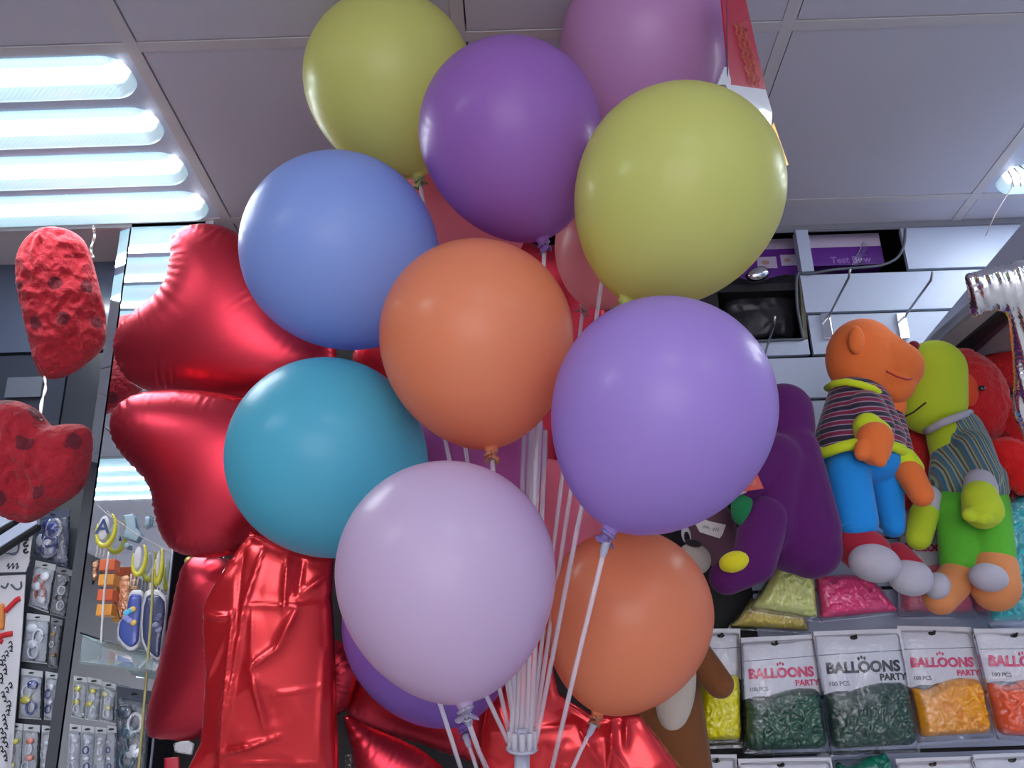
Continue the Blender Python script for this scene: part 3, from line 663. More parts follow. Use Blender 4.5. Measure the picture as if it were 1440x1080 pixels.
# ================================================================== SLOPING CANOPY AND RED PLUSH SHELF AT RIGHT
def beam(name, p, th, m, kind=True, n=None):
    bm = bmesh.new(); q = [atD(*a) for a in p]; quad(bm, q, th); o = finish(name, bm, m, None, False); o['kind'] = 'structure'; return o
Db, Df = YF-.01, 1.45
def pr(px1, px2): return [(px1[0], px1[1], Db), (px2[0], px2[1], Df)]
def far(a, b, D): return (a, b, D)
can = thing('display_canopy', atD(1400, 480, 1.9), 'pale sloping canopy board over the red plush toys at right edge', 'canopy')
def strip(name, a0, a1, b0, b1, m, th=.012, D0=Db, D1=1.5):
    bm = bmesh.new(); quad(bm, [atD(*a0, D0), atD(*b0, D0), atD(*b1, D1), atD(*a1, D1)], th); finish(name, bm, m, can, False)
strip('fascia', (1296, 492), (1560, 178), (1313, 486), (1560, 262), M['slat'], .01)
strip('edge_beam', (1313, 484), (1560, 262), (1330, 498), (1560, 305), mat('grey_beam', srgb(150, 146, 150), .5), .01)
strip('shadow_groove', (1330, 498), (1560, 305), (1350, 505), (1560, 330), M['black'], .01)  # black strip along the edge beam
strip('maroon_lining', (1350, 505), (1560, 330), (1362, 505), (1560, 345), mat('maroon', srgb(70, 34, 50), .5), .01)
strip('soffit', (1362, 505), (1560, 345), (1500, 490), (1640, 430), mat('soffit_grey', srgb(130, 122, 132), .6), .01)
bm = bmesh.new(); quad(bm, [atD(1250, 716, 2.06), atD(1480, 716, 2.06), atD(1480, 708, 2.0), atD(1400, 708, 2.0)], .015)
sh = finish('toy_shelf', bm, M['black'], None, False); rebase(sh, atD(1400, 716, 2.0)); tag(sh, 'dark shelf carrying the red furry plush toys at right edge', 'shelf')

# ================================================================== SOFT TOYS (plain generic plush, built where they hang)
def felt(name, c, rough=.9): return mat(name, c, rough, sheen=.15, bump=(400, .25, .002))
class Toy:
    def __init__(s, name, px, py, D, label, group=None): s.D = D; s.t = thing(name, atD(px, py, D), label, 'plush toy', group)
    def p(s, x, y, dd=0): return atD(x, y, s.D+dd)
    def k(s, x, y): return depth(s.p(x, y))/FPX
    def part(s, name, prims, m, voxel=.0045, sm=5, na=0, ns=.05, parent=None):
        bm = bmesh.new()
        for q in prims:
            if q[0] == 'c': _, x1, y1, r1, x2, y2, r2, d1, d2 = q; add_cap(bm, s.p(x1, y1, d1), r1*s.k(x1, y1), s.p(x2, y2, d2), r2*s.k(x2, y2))
            else:
                _, x, y, rx, ry, rd, d1, ang = q; k = s.k(x, y)
                add_ell(bm, s.p(x, y, d1), (rx*k, rd*k, ry*k), Matrix.Rotation(math.radians(ang), 3, 'Y'))
        return blob(name, bm, m, parent or s.t, voxel, sm, na, ns)
    def line(s, name, pts, rad, m, parent=None, dd=0):
        bm = bmesh.new(); tube(bm, [s.p(x, y, d) for x, y, d in pts], rad, 8); return finish(name, bm, m, parent or s.t)
grp = 'pair of plush dolls hanging side by side'
fo, fb, fr_, fw, fy = felt('orange_felt', srgb(232, 116, 52)), felt('blue_felt', srgb(20, 140, 222)), felt('red_felt', srgb(170, 30, 52)), felt('white_felt', srgb(182, 178, 190)), felt('lime_trim', srgb(205, 225, 30))
fg, fl, ft = felt('green_felt', srgb(88, 178, 44)), felt('lime_felt', srgb(188, 208, 40)), felt('tan_felt', srgb(214, 136, 82))
st1 = stripes('purple_stripes', [(0, srgb(44, 40, 58)), (.34, srgb(160, 140, 165)), (.44, srgb(128, 34, 66)), (.80, srgb(160, 140, 165)), (.90, srgb(44, 40, 58))], 46, (.12, 0, 1))
st2 = stripes('teal_stripes', [(0, srgb(92, 110, 112)), (.3, srgb(40, 110, 150)), (.5, srgb(150, 150, 120)), (.7, srgb(88, 78, 76)), (.88, srgb(150, 170, 130))], 62, (1, 0, .25))
T = Toy('plush_doll', 1215, 620, 1.86, 'orange-headed plush doll in striped sweater, blue trousers and red and white shoes', grp)
T.part('head', [('e', 1214, 505, 52, 60, 48, 0, 8), ('c', 1222, 498, 44, 1262, 516, 36, 0, -.01), ('c', 1240, 530, 36, 1258, 540, 28, 0, -.01)], fo)
T.part('ear', [('e', 1204, 478, 11, 21, 9, -.07, 12)], fo, .003, 3)
T.line('stitched_mouth', [(1246, 522, -.075), (1262, 530, -.073), (1276, 534, -.058), (1286, 532, -.035)], .0018, fr_)
T.part('body', [('c', 1200, 585, 40, 1200, 640, 44, 0, 0)], fo)
T.part('sweater', [('c', 1204, 566, 41, 1197, 618, 50, 0, 0), ('c', 1215, 570, 38, 1225, 618, 47, 0, .0), ('c', 1218, 575, 26, 1236, 600, 21, -.05, -.07)], st1, .004, 4)
T.line('collar', [(1163, 546, 0), (1172, 540, -.035), (1190, 537, -.062), (1210, 541, -.070), (1228, 547, -.060), (1240, 556, -.035), (1243, 560, .0)], .0075, fy)
T.line('sweater_hem', [(1148, 634, .0), (1158, 637, -.045), (1185, 628, -.075), (1210, 622, -.085), (1240, 622, -.075), (1268, 632, -.045), (1276, 642, 0)], .011, fy)
T.part('trousers', [('e', 1210, 648, 58, 34, 44, 0, 6), ('c', 1192, 665, 30, 1205, 732, 29, -.03, -.05), ('c', 1244, 660, 26, 1256, 740, 17, .02, .03)], fb, .0045, 4)
T.line('trouser_cuff', [(1178, 748, -.03), (1184, 738, -.068), (1205, 733, -.082), (1226, 738, -.068), (1238, 748, -.02)], .006, fb)
for nm, q in (('shoe', [('c', 1202, 764, 31, 1220, 778, 32, -.03, -.05)]), ('shoe', [('c', 1262, 782, 20, 1278, 800, 22, .0, -.02)])): T.part(nm, q, fr_)
T.part('shoe_toe', [('e', 1230, 792, 35, 26, 30, -.078, 14)], fw); T.part('shoe_toe', [('e', 1280, 812, 32, 26, 24, -.028, 12)], fw)
T.part('cuff', [('c', 1222, 602, 22, 1228, 612, 25, -.072, -.078)], fy, .004, 3)
T.part('hand', [('c', 1230, 618, 25, 1230, 632, 22, -.088, -.088), ('c', 1214, 628, 11, 1212, 638, 10, -.10, -.10), ('c', 1238, 640, 10, 1238, 648, 9, -.10, -.098)], fo, .0035, 3)
T.part('cuff', [('c', 1270, 648, 20, 1280, 660, 19, -.01, -.015)], fy, .004, 3)
T.part('hand', [('c', 1278, 664, 20, 1296, 696, 17, -.018, -.03)], fo)
T.part('chin', [('c', 1256, 556, 18, 1258, 574, 16, .02, .015)], fo)
T.part('sleeve', [('c', 1252, 590, 20, 1264, 636, 20, .02, .0)], st1)
T = Toy('plush_doll', 1350, 640, 1.96, 'lime-headed plush doll in a vertical-striped top and green trousers', grp)
T.part('head', [('c', 1314, 522, 44, 1308, 562, 50, 0, 0), ('e', 1300, 560, 46, 42, 42, -.005, 20)], fl)
T.part('ear', [('e', 1332, 523, 9, 24, 9, -.055, -28)], fl, .003, 3)
T.line('stitched_mouth', [(1268, 588, -.05), (1284, 580, -.066), (1302, 566, -.070)], .0018, mat('dark_thread', srgb(60, 14, 20), .8))
T.part('nose', [('e', 1285, 486, 8, 7, 7, -.048, 0)], felt('embroidered_nose', srgb(120, 30, 50)), .003, 2)
T.part('body', [('c', 1340, 610, 36, 1362, 690, 40, 0, 0)], fl)
T.part('striped_top', [('c', 1346, 612, 38, 1366, 678, 50, 0, 0), ('c', 1345, 622, 32, 1350, 668, 42, -.005, 0), ('c', 1368, 630, 26, 1386, 668, 22, -.05, -.06)], st2, .004, 4)
T.line('collar', [(1302, 606, 0), (1310, 603, -.035), (1326, 594, -.062), (1342, 588, -.066), (1358, 582, -.048), (1364, 580, 0)], .008, fw)
T.part('trousers', [('e', 1364, 712, 52, 32, 40, 0, -8), ('c', 1346, 712, 30, 1350, 792, 27, 0, -.02), ('c', 1385, 708, 33, 1396, 782, 30, -.005, -.03)], fg, .0045, 4)
T.part('cuff', [('c', 1378, 680, 21, 1379, 690, 23, -.07, -.075)], fw, .004, 3)
T.part('hand', [('c', 1378, 700, 24, 1382, 716, 27, -.088, -.09), ('e', 1364, 724, 11, 10, 9, -.115, 0), ('e', 1384, 728, 12, 10, 9, -.118, 0), ('e', 1402, 722, 10, 10, 9, -.105, 0)], fl, .0035, 3)
T.part('hand', [('c', 1300, 722, 20, 1292, 756, 18, 0, -.01)], fl); T.part('cuff', [('c', 1306, 700, 18, 1304, 714, 18, .0, 0)], fw, .004, 3)
T.part('foot', [('c', 1348, 810, 26, 1322, 840, 24, -.02, -.05)], ft); T.part('foot', [('c', 1396, 800, 34, 1400, 826, 33, -.03, -.05)], ft)
T.part('toe_patch', [('e', 1318, 824, 17, 19, 20, -.078, 20)], fw); T.part('toe_patch', [('e', 1390, 812, 26, 19, 22, -.098, 14)], fw)

pf = mat('purple_felt', srgb(84, 4, 92), .9, sheen=.12, bump=(400, .25, .002)); 
T = Toy('purple_plush', 1110, 700, 1.80, 'dark purple plush toy hanging beside the blue-trousered doll, back turned')
T.part('body', [('c', 1102, 580, 42, 1102, 600, 44, .02, .02), ('c', 1108, 640, 46, 1120, 745, 62, .01, .0), ('c', 1090, 650, 40, 1082, 740, 36, -.03, -.05), ('c', 1120, 740, 56, 1140, 770, 44, .0, .0)], pf, .005, 8)
T.part('arm', [('c', 1085, 660, 30, 1050, 690, 18, -.05, -.08), ], pf)
T.part('leg', [('c', 1075, 730, 32, 1060, 790, 30, -.07, -.09), ('c', 1060, 790, 30, 1022, 812, 24, -.09, -.08)], pf)
T.part('foot_patch', [('e', 1032, 790, 21, 14, 16, -.125, -14)], felt('yellow_felt', srgb(224, 214, 30)))
T.part('tummy_patch', [('e', 1044, 716, 16, 24, 14, -.085, 10)], felt('emerald_felt', srgb(20, 120, 70)))
bm = bmesh.new(); q = [T.p(1036, 672, -.12), T.p(1046, 691, -.12), T.p(1074, 687, -.12), T.p(1064, 664, -.12)]; quad(bm, q, .002); finish('tag', bm, mat('tag_red', srgb(205, 70, 60), .4), T.t, False)
T.line('tag_print', [(1056+7*math.cos(a)*(1-a/22), 677+7*math.sin(a)*(1-a/22), -.1225) for a in [i*.45 for i in range(36)]], .0006, mat('tag_print', srgb(235, 165, 140), .5))
bm = bmesh.new(); q = [T.p(1026, 702, -.112), T.p(1050, 692, -.112), T.p(1046, 680, -.112), T.p(1036, 684, -.112)]; quad(bm, q, .0015); finish('paper_label', bm, M['paper'], T.t, False)

mv = felt('mauve_felt', srgb(120, 84, 98)); br = felt('brown_felt', srgb(124, 74, 36)); cr_ = felt('cream_felt', srgb(196, 184, 170))
T = Toy('mauve_plush', 1000, 750, 1.92, 'dusty mauve plush toy with white paper tag, peeping out under lilac balloon')
T.part('body', [('e', 1002, 745, 34, 56, 36, .01, -12), ('e', 985, 690, 40, 44, 36, .02, 0)], mv)
T.part('muzzle', [('e', 976, 786, 24, 22, 20, -.05, 25)], cr_)
T.part('nose', [('e', 975, 764, 12, 5, 8, -.075, 14)], felt('dark_nose', srgb(38, 34, 40)), .003, 2)
T.part('eye', [('e', 965, 752, 7, 13, 6, -.05, -4)], felt('eye_white', srgb(205, 205, 210)), .003, 2); T.part('pupil', [('e', 966, 756, 4, 9, 4, -.062, -4)], felt('eye_dark', srgb(24, 22, 28)), .002, 2)
tg = Toy('paper_tag', 1000, 742, 1.82, ''); bm = bmesh.new()
quad(bm, [tg.p(978, 737), tg.p(984, 748), tg.p(1012, 757), tg.p(1016, 752), tg.p(1021, 738), tg.p(998, 733), tg.p(988, 729)], .0015)
finish('tag_card', bm, M['paper'], tg.t, False); tg.t['label'] = 'small white paper tag with pencilled note beside mauve plush'; tg.t['category'] = 'tag'
tg.line('handwriting', [(988+i*.8, 740+2.4*math.sin(i*1.7)+i*.2, -.0025) for i in range(14)], .0004, M['greyprint'])
tg.line('handwriting', [(1002+i*.7, 744+3*math.sin(i*1.3)+i*.1, -.0025) for i in range(14)], .0004, M['greyprint'])
T = Toy('brown_plush', 950, 1000, 1.93, 'brown plush toy with pale chest hanging behind the lower orange balloon')
T.part('body', [('c', 935, 960, 50, 945, 1090, 58, .02, .0), ('c', 900, 1000, 40, 900, 1080, 44, .02, .0)], br, .005)
T.part('chest_patch', [('e', 950, 965, 28, 62, 22, -.055, 12)], cr_)
T.part('arm', [('c', 970, 910, 24, 1012, 962, 20, -.02, -.05)], br)

# red furry toys on the shelf
fur = mat('red_fur', srgb(196, 22, 28), .95, sheen=.3, bump=(260, .8, .004)); fur2 = mat('bright_red_fur', srgb(225, 20, 18), .95, sheen=.2, bump=(260, .8, .004))
def fuzzy(px, py, D, label, prims, m=fur):
    T = Toy('red_plush', px, py, D, label, 'red furry plush toys on the shelf')
    T.part('body', prims, m, .005, 2, .010, .016); return T
T = fuzzy(1368, 560, 2.0, 'red furry plush with orange nose and small black eye, beside lime-headed doll', [('e', 1362, 556, 56, 72, 40, .02, -8)])
T.part('nose', [('e', 1358, 548, 16, 26, 16, -.03, 0)], felt('orange_nose', srgb(226, 74, 34)), .003, 3)
T.part('eye', [('e', 1381, 546, 5, 4, 4, -.055, 0)], mat('black_bead', (.01, .01, .012, 1), .1, coat=1), .0015, 1)
fuzzy(1410, 500, 2.06, 'red furry plush at back of shelf, under the silver balloon', [('e', 1415, 508, 30, 38, 26, .0, 10), ('e', 1450, 520, 40, 46, 26, .0, 10)])
fuzzy(1425, 610, 2.0, 'red furry plush at right edge, its round back below the silver balloon', [('e', 1440, 600, 40, 44, 34, .02, 0), ('e', 1430, 668, 38, 52, 36, .0, 0)])
fuzzy(1420, 650, 1.92, 'bright red furry plush paw resting near the striped top', [('e', 1418, 642, 34, 28, 24, .0, 20), ('e', 1440, 672, 26, 24, 24, .0, 0)], fur2)
fuzzy(1290, 670, 2.04, 'red furry plush seen between the two hanging dolls', [('e', 1284, 650, 30, 66, 20, .0, 0), ('e', 1262, 690, 26, 30, 20, .0, 0)])

# ================================================================== SILVER NUMBER BALLOON
o = at(1410, 470, 1.62)
def fan(V, D):
    return .0035*np.sin(V[:, 0]*420+V[:, 1]*90)*np.exp(-D/.02)
ob = pillow('number_balloon', [(1357, 388), (1372, 382), (1400, 374), (1440, 366), (1500, 360), (1505, 640), (1450, 640), (1437, 608), (1424, 580), (1426, 530), (1420, 470), (1416, 444), (1400, 436), (1384, 439), (1372, 447), (1364, 440), (1362, 415)],
            o, (-CF-CR*.2-CU*.35).normalized(), .032, M['silver'], None, step=.004, ripple=.004, rfreq=120, rlen=.02, extra=fan, seam=.002, smooth_n=4)
rebase(ob, o); tag(ob, 'silver foil number balloon cut by the right edge', 'foil balloon')

# ================================================================== BAGS OF BALLOONS ON THE SLATWALL
def pile_field(n_, span, amp, seed, ln=.020, wd=.0045):
    """heap of limp balloons pressed together"""
    g = np.random.default_rng(seed)
    def f(V, D):
        lo, hi = V.min(0), V.max(0); out = np.zeros(len(V)); 
        for i in range(n_):
            c = g.uniform(lo, hi); a = g.uniform(0, math.pi); d = np.array([math.cos(a), math.sin(a)]); cv = g.normal(0, 12)
            q = V-c; u = q@d; v = q@np.array([-d[1], d[0]]) + cv*u*u; L = ln*g.uniform(.6, 1.2); w0 = wd*g.uniform(.7, 1.3)*(1+.5*np.clip(u/L, -1, 1))
            r = 1-(u/L)**2-(v/w0)**2; h = np.sqrt(np.clip(r, 0, None))*amp*g.uniform(.7, 1.1) + (i/n_)*amp*.25*(r > 0)
            out = np.maximum(out, h)
        return out*np.clip(D/.012, 0, 1)
    return f
def balloon_bag(q, D, colr, label, seed, frac=.5, ink=None, words=True, T=.028, header=True, wave=True, sub='', pcs='100 PCS', name='balloon_bag', tilt=.12, fold=True, hangs=True, grp_='bags of latex balloons on the slatwall'):
    """q = pixel corners TL, TR, BR, BL"""
    q = np.array(q, float); cx, cy = q.mean(0); o = atD(cx, cy, D); t = thing(name, o, label, 'bag', grp_)
    n = Vector((0, -1, -tilt)).normalized(); ex, ey, n = plane_frame(o, n)
    L = lambda x, y, h=0: onplane(x, y, o, n)+n*h
    bil = lambda u, v: tuple((q[0]*(1-u)+q[1]*u)*(1-v)+(q[3]*(1-u)+q[2]*u)*v)
    cont = felt_b(colr)
    # limp balloons filling the lower part
    top = frac
    pts = [bil(.04, top+(.05 if wave else 0)), bil(.25, top+(.06 if wave else 0)), bil(.5, top-(.01 if wave else 0)), bil(.75, top-.03), bil(.96, top)] + [bil(.97, .7), bil(.96, .93), bil(.7, .95), bil(.3, .95), bil(.04, .93), bil(.03, .7)]
    pillow('balloon_heap', pts, o+n*.004, n, T, cont, t, step=.0028, extra=pile_field(230, 1, .013, seed), power=.35, back=.1, smooth_n=4)['kind'] = 'stuff'
    if header:
        bm = bmesh.new(); hp = [bil(.0, 0), bil(1, 0), bil(1, top+.02)] + [bil(u, top+.03*math.sin(u*6.5)) for u in (.85, .7, .5, .3, .15)] + [bil(0, top+.05)]
        m_ = M['card']; P = [L(x, y, .012) for x, y in hp]; slab(bm, P, n, .0012); h = finish('header_card', bm, m_, t, False)
        ink_ = ink or M['pinkprint']
        bm = bmesh.new(); a, b = bil(.02, top*.42), bil(.98, top*.38); tube(bm, [L(*a, .0125), L(*b, .0125)], .0006, 5); finish('fold_line', bm, M['greyprint'], t)
        if words:
            wd_ = (L(*bil(1, .3))-L(*bil(0, .3))).length; tx = (L(*bil(1, .3))-L(*bil(0, .3))).normalized(); ty = n.cross(tx)
            text('lettering', 'BALLOONS', L(*bil(.5, top*.66), .0135), tx, ty, wd_*.165, ink_, h, .0012)
            text('lettering', sub or 'PARTY', L(*bil(.82, top*.85), .0135), tx, ty, wd_*.10, ink_, h, .0006)
            text('lettering', pcs, L(*bil(.2, top*.93), .0135), tx, ty, wd_*.07, M['greyprint'], h, .0001)
            bm = bmesh.new()   # little emblem of three dots over the word
            for k in (-1, 0, 1): add_ell(bm, L(*bil(.5+k*.035, top*(.50-.02*(k == 0))), .0132), (wd_*.014, .0008, wd_*.02), sub=2)
            finish('emblem', bm, ink_, h)
        bm = bmesh.new(); c = L(*bil(.45, .06), .0132); tube(bm, [c, c-n*-.016+Vector((0, 0, .004))], .0022, 8); add_ell(bm, c, (.008, .001, .0045), sub=2); 
        if hangs: finish('hanging_hole', bm, M['black'], t)
        else: bm.free()
    # clear film with welded edges
    fp = [bil(0, .03), bil(1, .03), bil(1, .5), bil(1, 1), bil(.5, 1.0), bil(0, 1), bil(0, .5)]
    g = crumple(40, .0055)
    pillow('film', fp, o+n*.008, n, T+.007, M['film'], t, step=.0075, extra=lambda V, D_: g(V)*np.clip(D_/.01, 0, 1), power=.3, back=.0, straight=True)
    if fold:
        bm = bmesh.new(); P = [L(*bil(0, .96), .006), L(*bil(1, .96), .006), L(*bil(1, 1.02), .006), L(*bil(0, 1.02), .006)]; slab(bm, P, n, .001); finish('bottom_weld', bm, M['film2'], t, False)
    return t
def felt_b(c): return mat('rubber_heap', c, .3, coat=.5)
dg = srgb(44, 84, 66); rw = [
 ([(990, 884), (1039, 884), (1043, 1048), (975, 1050)], 2.03, srgb(232, 220, 20), 'yellow balloon pack beside the brown plush, first in the lower row', .42, M['greyprint'], False),
 ([(1040, 897), (1143, 892), (1166, 1060), (1046, 1064)], 2.02, dg, 'dark green balloon bag with pink lettering, second in the lower row', .47, M['pinkprint'], True),
 ([(1141, 888), (1263, 884), (1292, 1055), (1168, 1062)], 2.01, srgb(40, 74, 62), 'dark green balloon bag with black lettering between green and orange bags', .46, M['blackprint'], True),
 ([(1258, 880), (1362, 882), (1397, 1038), (1290, 1045)], 2.03, srgb(240, 160, 25), 'orange balloon bag with pink lettering in the lower row', .48, M['pinkprint'], True),
 ([(1365, 884), (1485, 884), (1520, 1050), (1402, 1040)], 2.01, srgb(232, 90, 50), 'red-orange balloon bag cut by right edge of the lower row', .44, M['pinkprint'], True)]
for i, (q, D, c, lab, fr0, ink, wd_) in enumerate(rw): balloon_bag(q, D, c, lab, 40+i, fr0, ink, wd_)
balloon_bag([(1100, 776), (1142, 797), (1152, 874), (1052, 858)], 1.99, srgb(215, 222, 135), 'pale yellow balloon bag lying tilted under the purple plush', 60, .06, header=False, T=.024)
balloon_bag([(1141, 800), (1224, 812), (1268, 862), (1152, 874)], 2.00, srgb(238, 62, 130), 'hot pink balloon bag under the red and white shoes', 61, .04, header=False, T=.026)
balloon_bag([(1262, 722), (1334, 726), (1372, 868), (1262, 868)], 2.06, srgb(236, 110, 140), 'pink balloon bag with white header, behind the two dolls feet', 62, .5)
balloon_bag([(1328, 726), (1420, 726), (1450, 868), (1370, 868)], 2.07, srgb(240, 130, 150), 'pale pink balloon bag between green trousers and right edge', 63, .3, header=False)
balloon_bag([(1392, 690), (1470, 690), (1500, 880), (1388, 884)], 1.98, srgb(40, 170, 180), 'turquoise balloon bag at right edge above the lower row', 64, .05, header=False)
balloon_bag([(1060, 838), (1128, 850), (1140, 890), (1022, 884)], 2.04, srgb(205, 185, 90), 'dull yellow balloon bag lying beneath the pale yellow one', 65, .04, header=False)
balloon_bag([(982, 1060), (1034, 1060), (1040, 1200), (976, 1200)], 2.02, srgb(200, 190, 60), 'white bag header under the yellow pack at bottom edge', 66, .45, words=False)
balloon_bag([(1036, 1066), (1166, 1064), (1190, 1220), (1050, 1220)], 2.01, srgb(160, 60, 80), 'white bag header under the dark green bag with pink lettering', 67, .45, words=False)
balloon_bag([(1168, 1064), (1252, 1062), (1290, 1220), (1196, 1220)], 2.02, srgb(10, 120, 95), 'emerald bag top below the bag with black lettering', 68, .03, header=False)
balloon_bag([(1256, 1066), (1366, 1062), (1400, 1220), (1290, 1220)], 2.01, srgb(200, 60, 80), 'white bag header below the orange bag at bottom edge', 69, .45, words=False)
balloon_bag([(1364, 1060), (1480, 1056), (1510, 1220), (1400, 1220)], 2.00, srgb(90, 120, 200), 'white bag header at bottom right corner', 70, .45, words=False)

# ================================================================== LEFT DISPLAY: PACKS, CARDS, RAILS
def pack(q, D, label, cols, seed, body=srgb(190, 195, 200), dark=False, name='party_pack', group='small party packs on left rack', film_m='film', shapes=4):
    q = np.array(q, float); cx, cy = q.mean(0); o = atD(cx, cy, D); t = thing(name, o, label, 'packet', group); g = np.random.default_rng(seed)
    n = Vector((0, -1, -.1)).normalized(); ex, ey, n = plane_frame(o, n); L = lambda x, y, h=0: onplane(x, y, o, n)+n*h
    bil = lambda u, v: tuple((q[0]*(1-u)+q[1]*u)*(1-v)+(q[3]*(1-u)+q[2]*u)*v)
    bm = bmesh.new(); slab(bm, [L(*bil(u, v)) for u, v in ((0, 1), (1, 1), (1, 0), (0, 0))], n, .002); finish('backing_card', bm, mat('pack_card', body, .4, coat=.4), t, False)
    for k in range(shapes):
        c = cols[k % len(cols)]; u, v = g.uniform(.3, .7), .22+.62*(k+.5)/shapes; p = L(*bil(u, v), .008)
        wd_ = (L(*bil(1, .5))-L(*bil(0, .5))).length; bm = bmesh.new()
        if k % 2: ring = [p + (ex*math.cos(a)*.2+ey*math.sin(a)*.26)*wd_ for a in [2*math.pi*j/20 for j in range(21)]]; tube(bm, ring, wd_*.055, 8)
        else: add_ell(bm, p, (wd_*.26, .004, wd_*.2), Matrix.Rotation(g.uniform(-.6, .6), 3, 'Y'), 2)
        finish('trinket', bm, mat('trinket', c, .3, .2, coat=.5), t)
    g2 = crumple(24, .004); pillow('film', [bil(0, .12), bil(1, .12), bil(1, .98), bil(0, .98)], o+n*.003, n, .014, M[film_m], t, step=.006, extra=lambda V, D_: g2(V)*np.clip(D_/.008, 0, 1), power=.3, back=0, straight=True)
    bm = bmesh.new(); p = L(*bil(.5, .06), .003); add_ell(bm, p, (.006, .0015, .002), sub=2); finish('hanging_slot', bm, M['black'], t)
    return t
sv, bl, yl, rd, gd = srgb(200, 205, 215), srgb(40, 60, 130), srgb(200, 195, 80), srgb(180, 70, 60), srgb(170, 140, 90)
DP = 2.06
packs = [([(50, 788), (79, 794), (68, 862), (40, 852)], 'silver-white pack with red print, topmost pack of the left rack', [sv, rd], 5),
 ([(80, 796), (102, 802), (92, 870), (70, 864)], 'dark pack beside the silver-white pack with red print', [srgb(50, 50, 60), sv], 4),
 ([(38, 862), (70, 866), (66, 934), (30, 930)], 'silver balloon pack in the second row of left rack', [sv, sv], 4),
 ([(72, 868), (88, 872), (80, 940), (68, 938)], 'edge-on brown pack right of the silver one on left rack', [gd, sv], 3),
 ([(30, 940), (60, 944), (58, 1012), (26, 1010)], 'pack with blue number trinkets on left rack', [bl, sv, yl], 4),
 ([(64, 944), (86, 948), (80, 1014), (62, 1012)], 'narrow silver pack right of blue-number pack', [sv, bl], 4),
 ([(14, 1016), (32, 1018), (28, 1095), (8, 1095)], 'pack with yellow trinket at bottom left corner', [yl, rd], 3),
 ([(33, 1018), (56, 1020), (52, 1095), (30, 1095)], 'pack with salmon trinkets in bottom row of left rack', [srgb(215, 130, 110), sv], 4),
 ([(59, 1020), (76, 1022), (72, 1095), (56, 1095)], 'pale pack next to the mirrored column in bottom row', [sv, sv], 3)]
for i, (q, lab, c, ns) in enumerate(packs): pack(q, DP, lab, c, 100+i, body=srgb(120, 122, 128) if i in (1, 3) else srgb(190, 195, 200), shapes=ns)
mp = [([(104, 950), (122, 953), (118, 1012), (100, 1008)], 'small pack with yellow number two in front of the mirror', [yl, sv]), ([(123, 952), (143, 956), (138, 1014), (120, 1012)], 'small pack with yellow number trinket, second before the mirror', [yl, sv]),
      ([(144, 958), (163, 962), (160, 1018), (140, 1014)], 'pale yellowish pack, third before the mirror', [srgb(200, 200, 150), sv]), ([(98, 1018), (114, 1020), (112, 1095), (94, 1095)], 'narrow silver pack before mirror, first in the lowest row', [sv, sv]),
      ([(115, 1020), (133, 1022), (130, 1095), (112, 1095)], 'silver pack with ring trinket before mirror in lowest row', [sv, bl]), ([(134, 1022), (150, 1024), (147, 1095), (131, 1095)], 'silver pack, third in the lowest row before mirror', [sv, sv]),
      ([(151, 1020), (164, 1022), (162, 1095), (148, 1095)], 'silver pack at right end of lowest row before mirror', [sv, bl])]
for i, (q, lab, c) in enumerate(mp): pack(q, 1.96, lab, c, 130+i, group='small party packs before the mirror', shapes=4)  # solid packs added where the mirror only reflects goods
pack([(165, 965), (214, 972), (204, 1095), (160, 1095)], 1.965, 'dark blue glossy pack right of the small packs before the mirror', [srgb(40, 60, 80), sv, srgb(50, 90, 110)], 150, body=srgb(50, 62, 82), group=None, shapes=6)
# blue trinket bag under the lower heart
pack([(52, 722), (98, 716), (96, 800), (48, 780)], 2.05, 'clear bag of navy and silver charms under the lower plush heart', [bl, srgb(150, 150, 160), srgb(30, 45, 110), bl, sv], 151, body=srgb(60, 70, 96), group=None, shapes=7)

# printed cards at the far left
def card(q, D, label, draw):
    q = np.array(q, float); cx, cy = q.mean(0); o = atD(cx, cy, D); t = thing('printed_card', o, label, 'card'); n = Vector((0, -1, -.05)).normalized(); ex, ey, n = plane_frame(o, n)
    L = lambda x, y, h=.0012: onplane(x, y, o, n)+n*h
    bm = bmesh.new(); slab(bm, [L(*p, 0) for p in q[::-1]], n, .003); finish('card_sheet', bm, M['card'], t, False); draw(L, ex, ey, t); return t
def mark(L, pts, w_, m, t, name='print'):
    bm = bmesh.new(); tube(bm, [L(x, y) for x, y in smooth_path(pts, 4, False)], w_, 5); finish(name, bm, m, t)
ink = M['blackprint']; inkg = mat('grey_ink', srgb(80, 86, 104), .5); inkr = mat('red_print', srgb(200, 30, 40), .5); inko = mat('orange_print', srgb(214, 130, 60), .5)
def d1(L, ex, ey, t):
    for y in (757, 766, 775): mark(L, [(37+3*math.cos(a), y+2.6*math.sin(a)) for a in [i*1.0 for i in range(6)]], .0022, ink, t)
    mark(L, [(12, 778), (20, 780), (26, 774), (27, 764)], .002, inkg, t); mark(L, [(2, 776), (12, 779), (22, 777)], .0012, inkg, t)
card([(-40, 770), (2, 768), (46, 744), (40, 796), (-40, 796)], 2.03, 'white card printed with dark rings and an eyelash curve, at left edge', d1)
def d2(L, ex, ey, t):
    for i in range(3): mark(L, [(10+6*i, 797-i), (13+6*i, 792), (12+6*i, 800), (15+6*i, 796)], .0012, inkg, t)
card([(-40, 788), (42, 787), (36, 804), (-40, 806)], 2.025, 'narrow white strip card with grey scribble under the ringed card', d2)
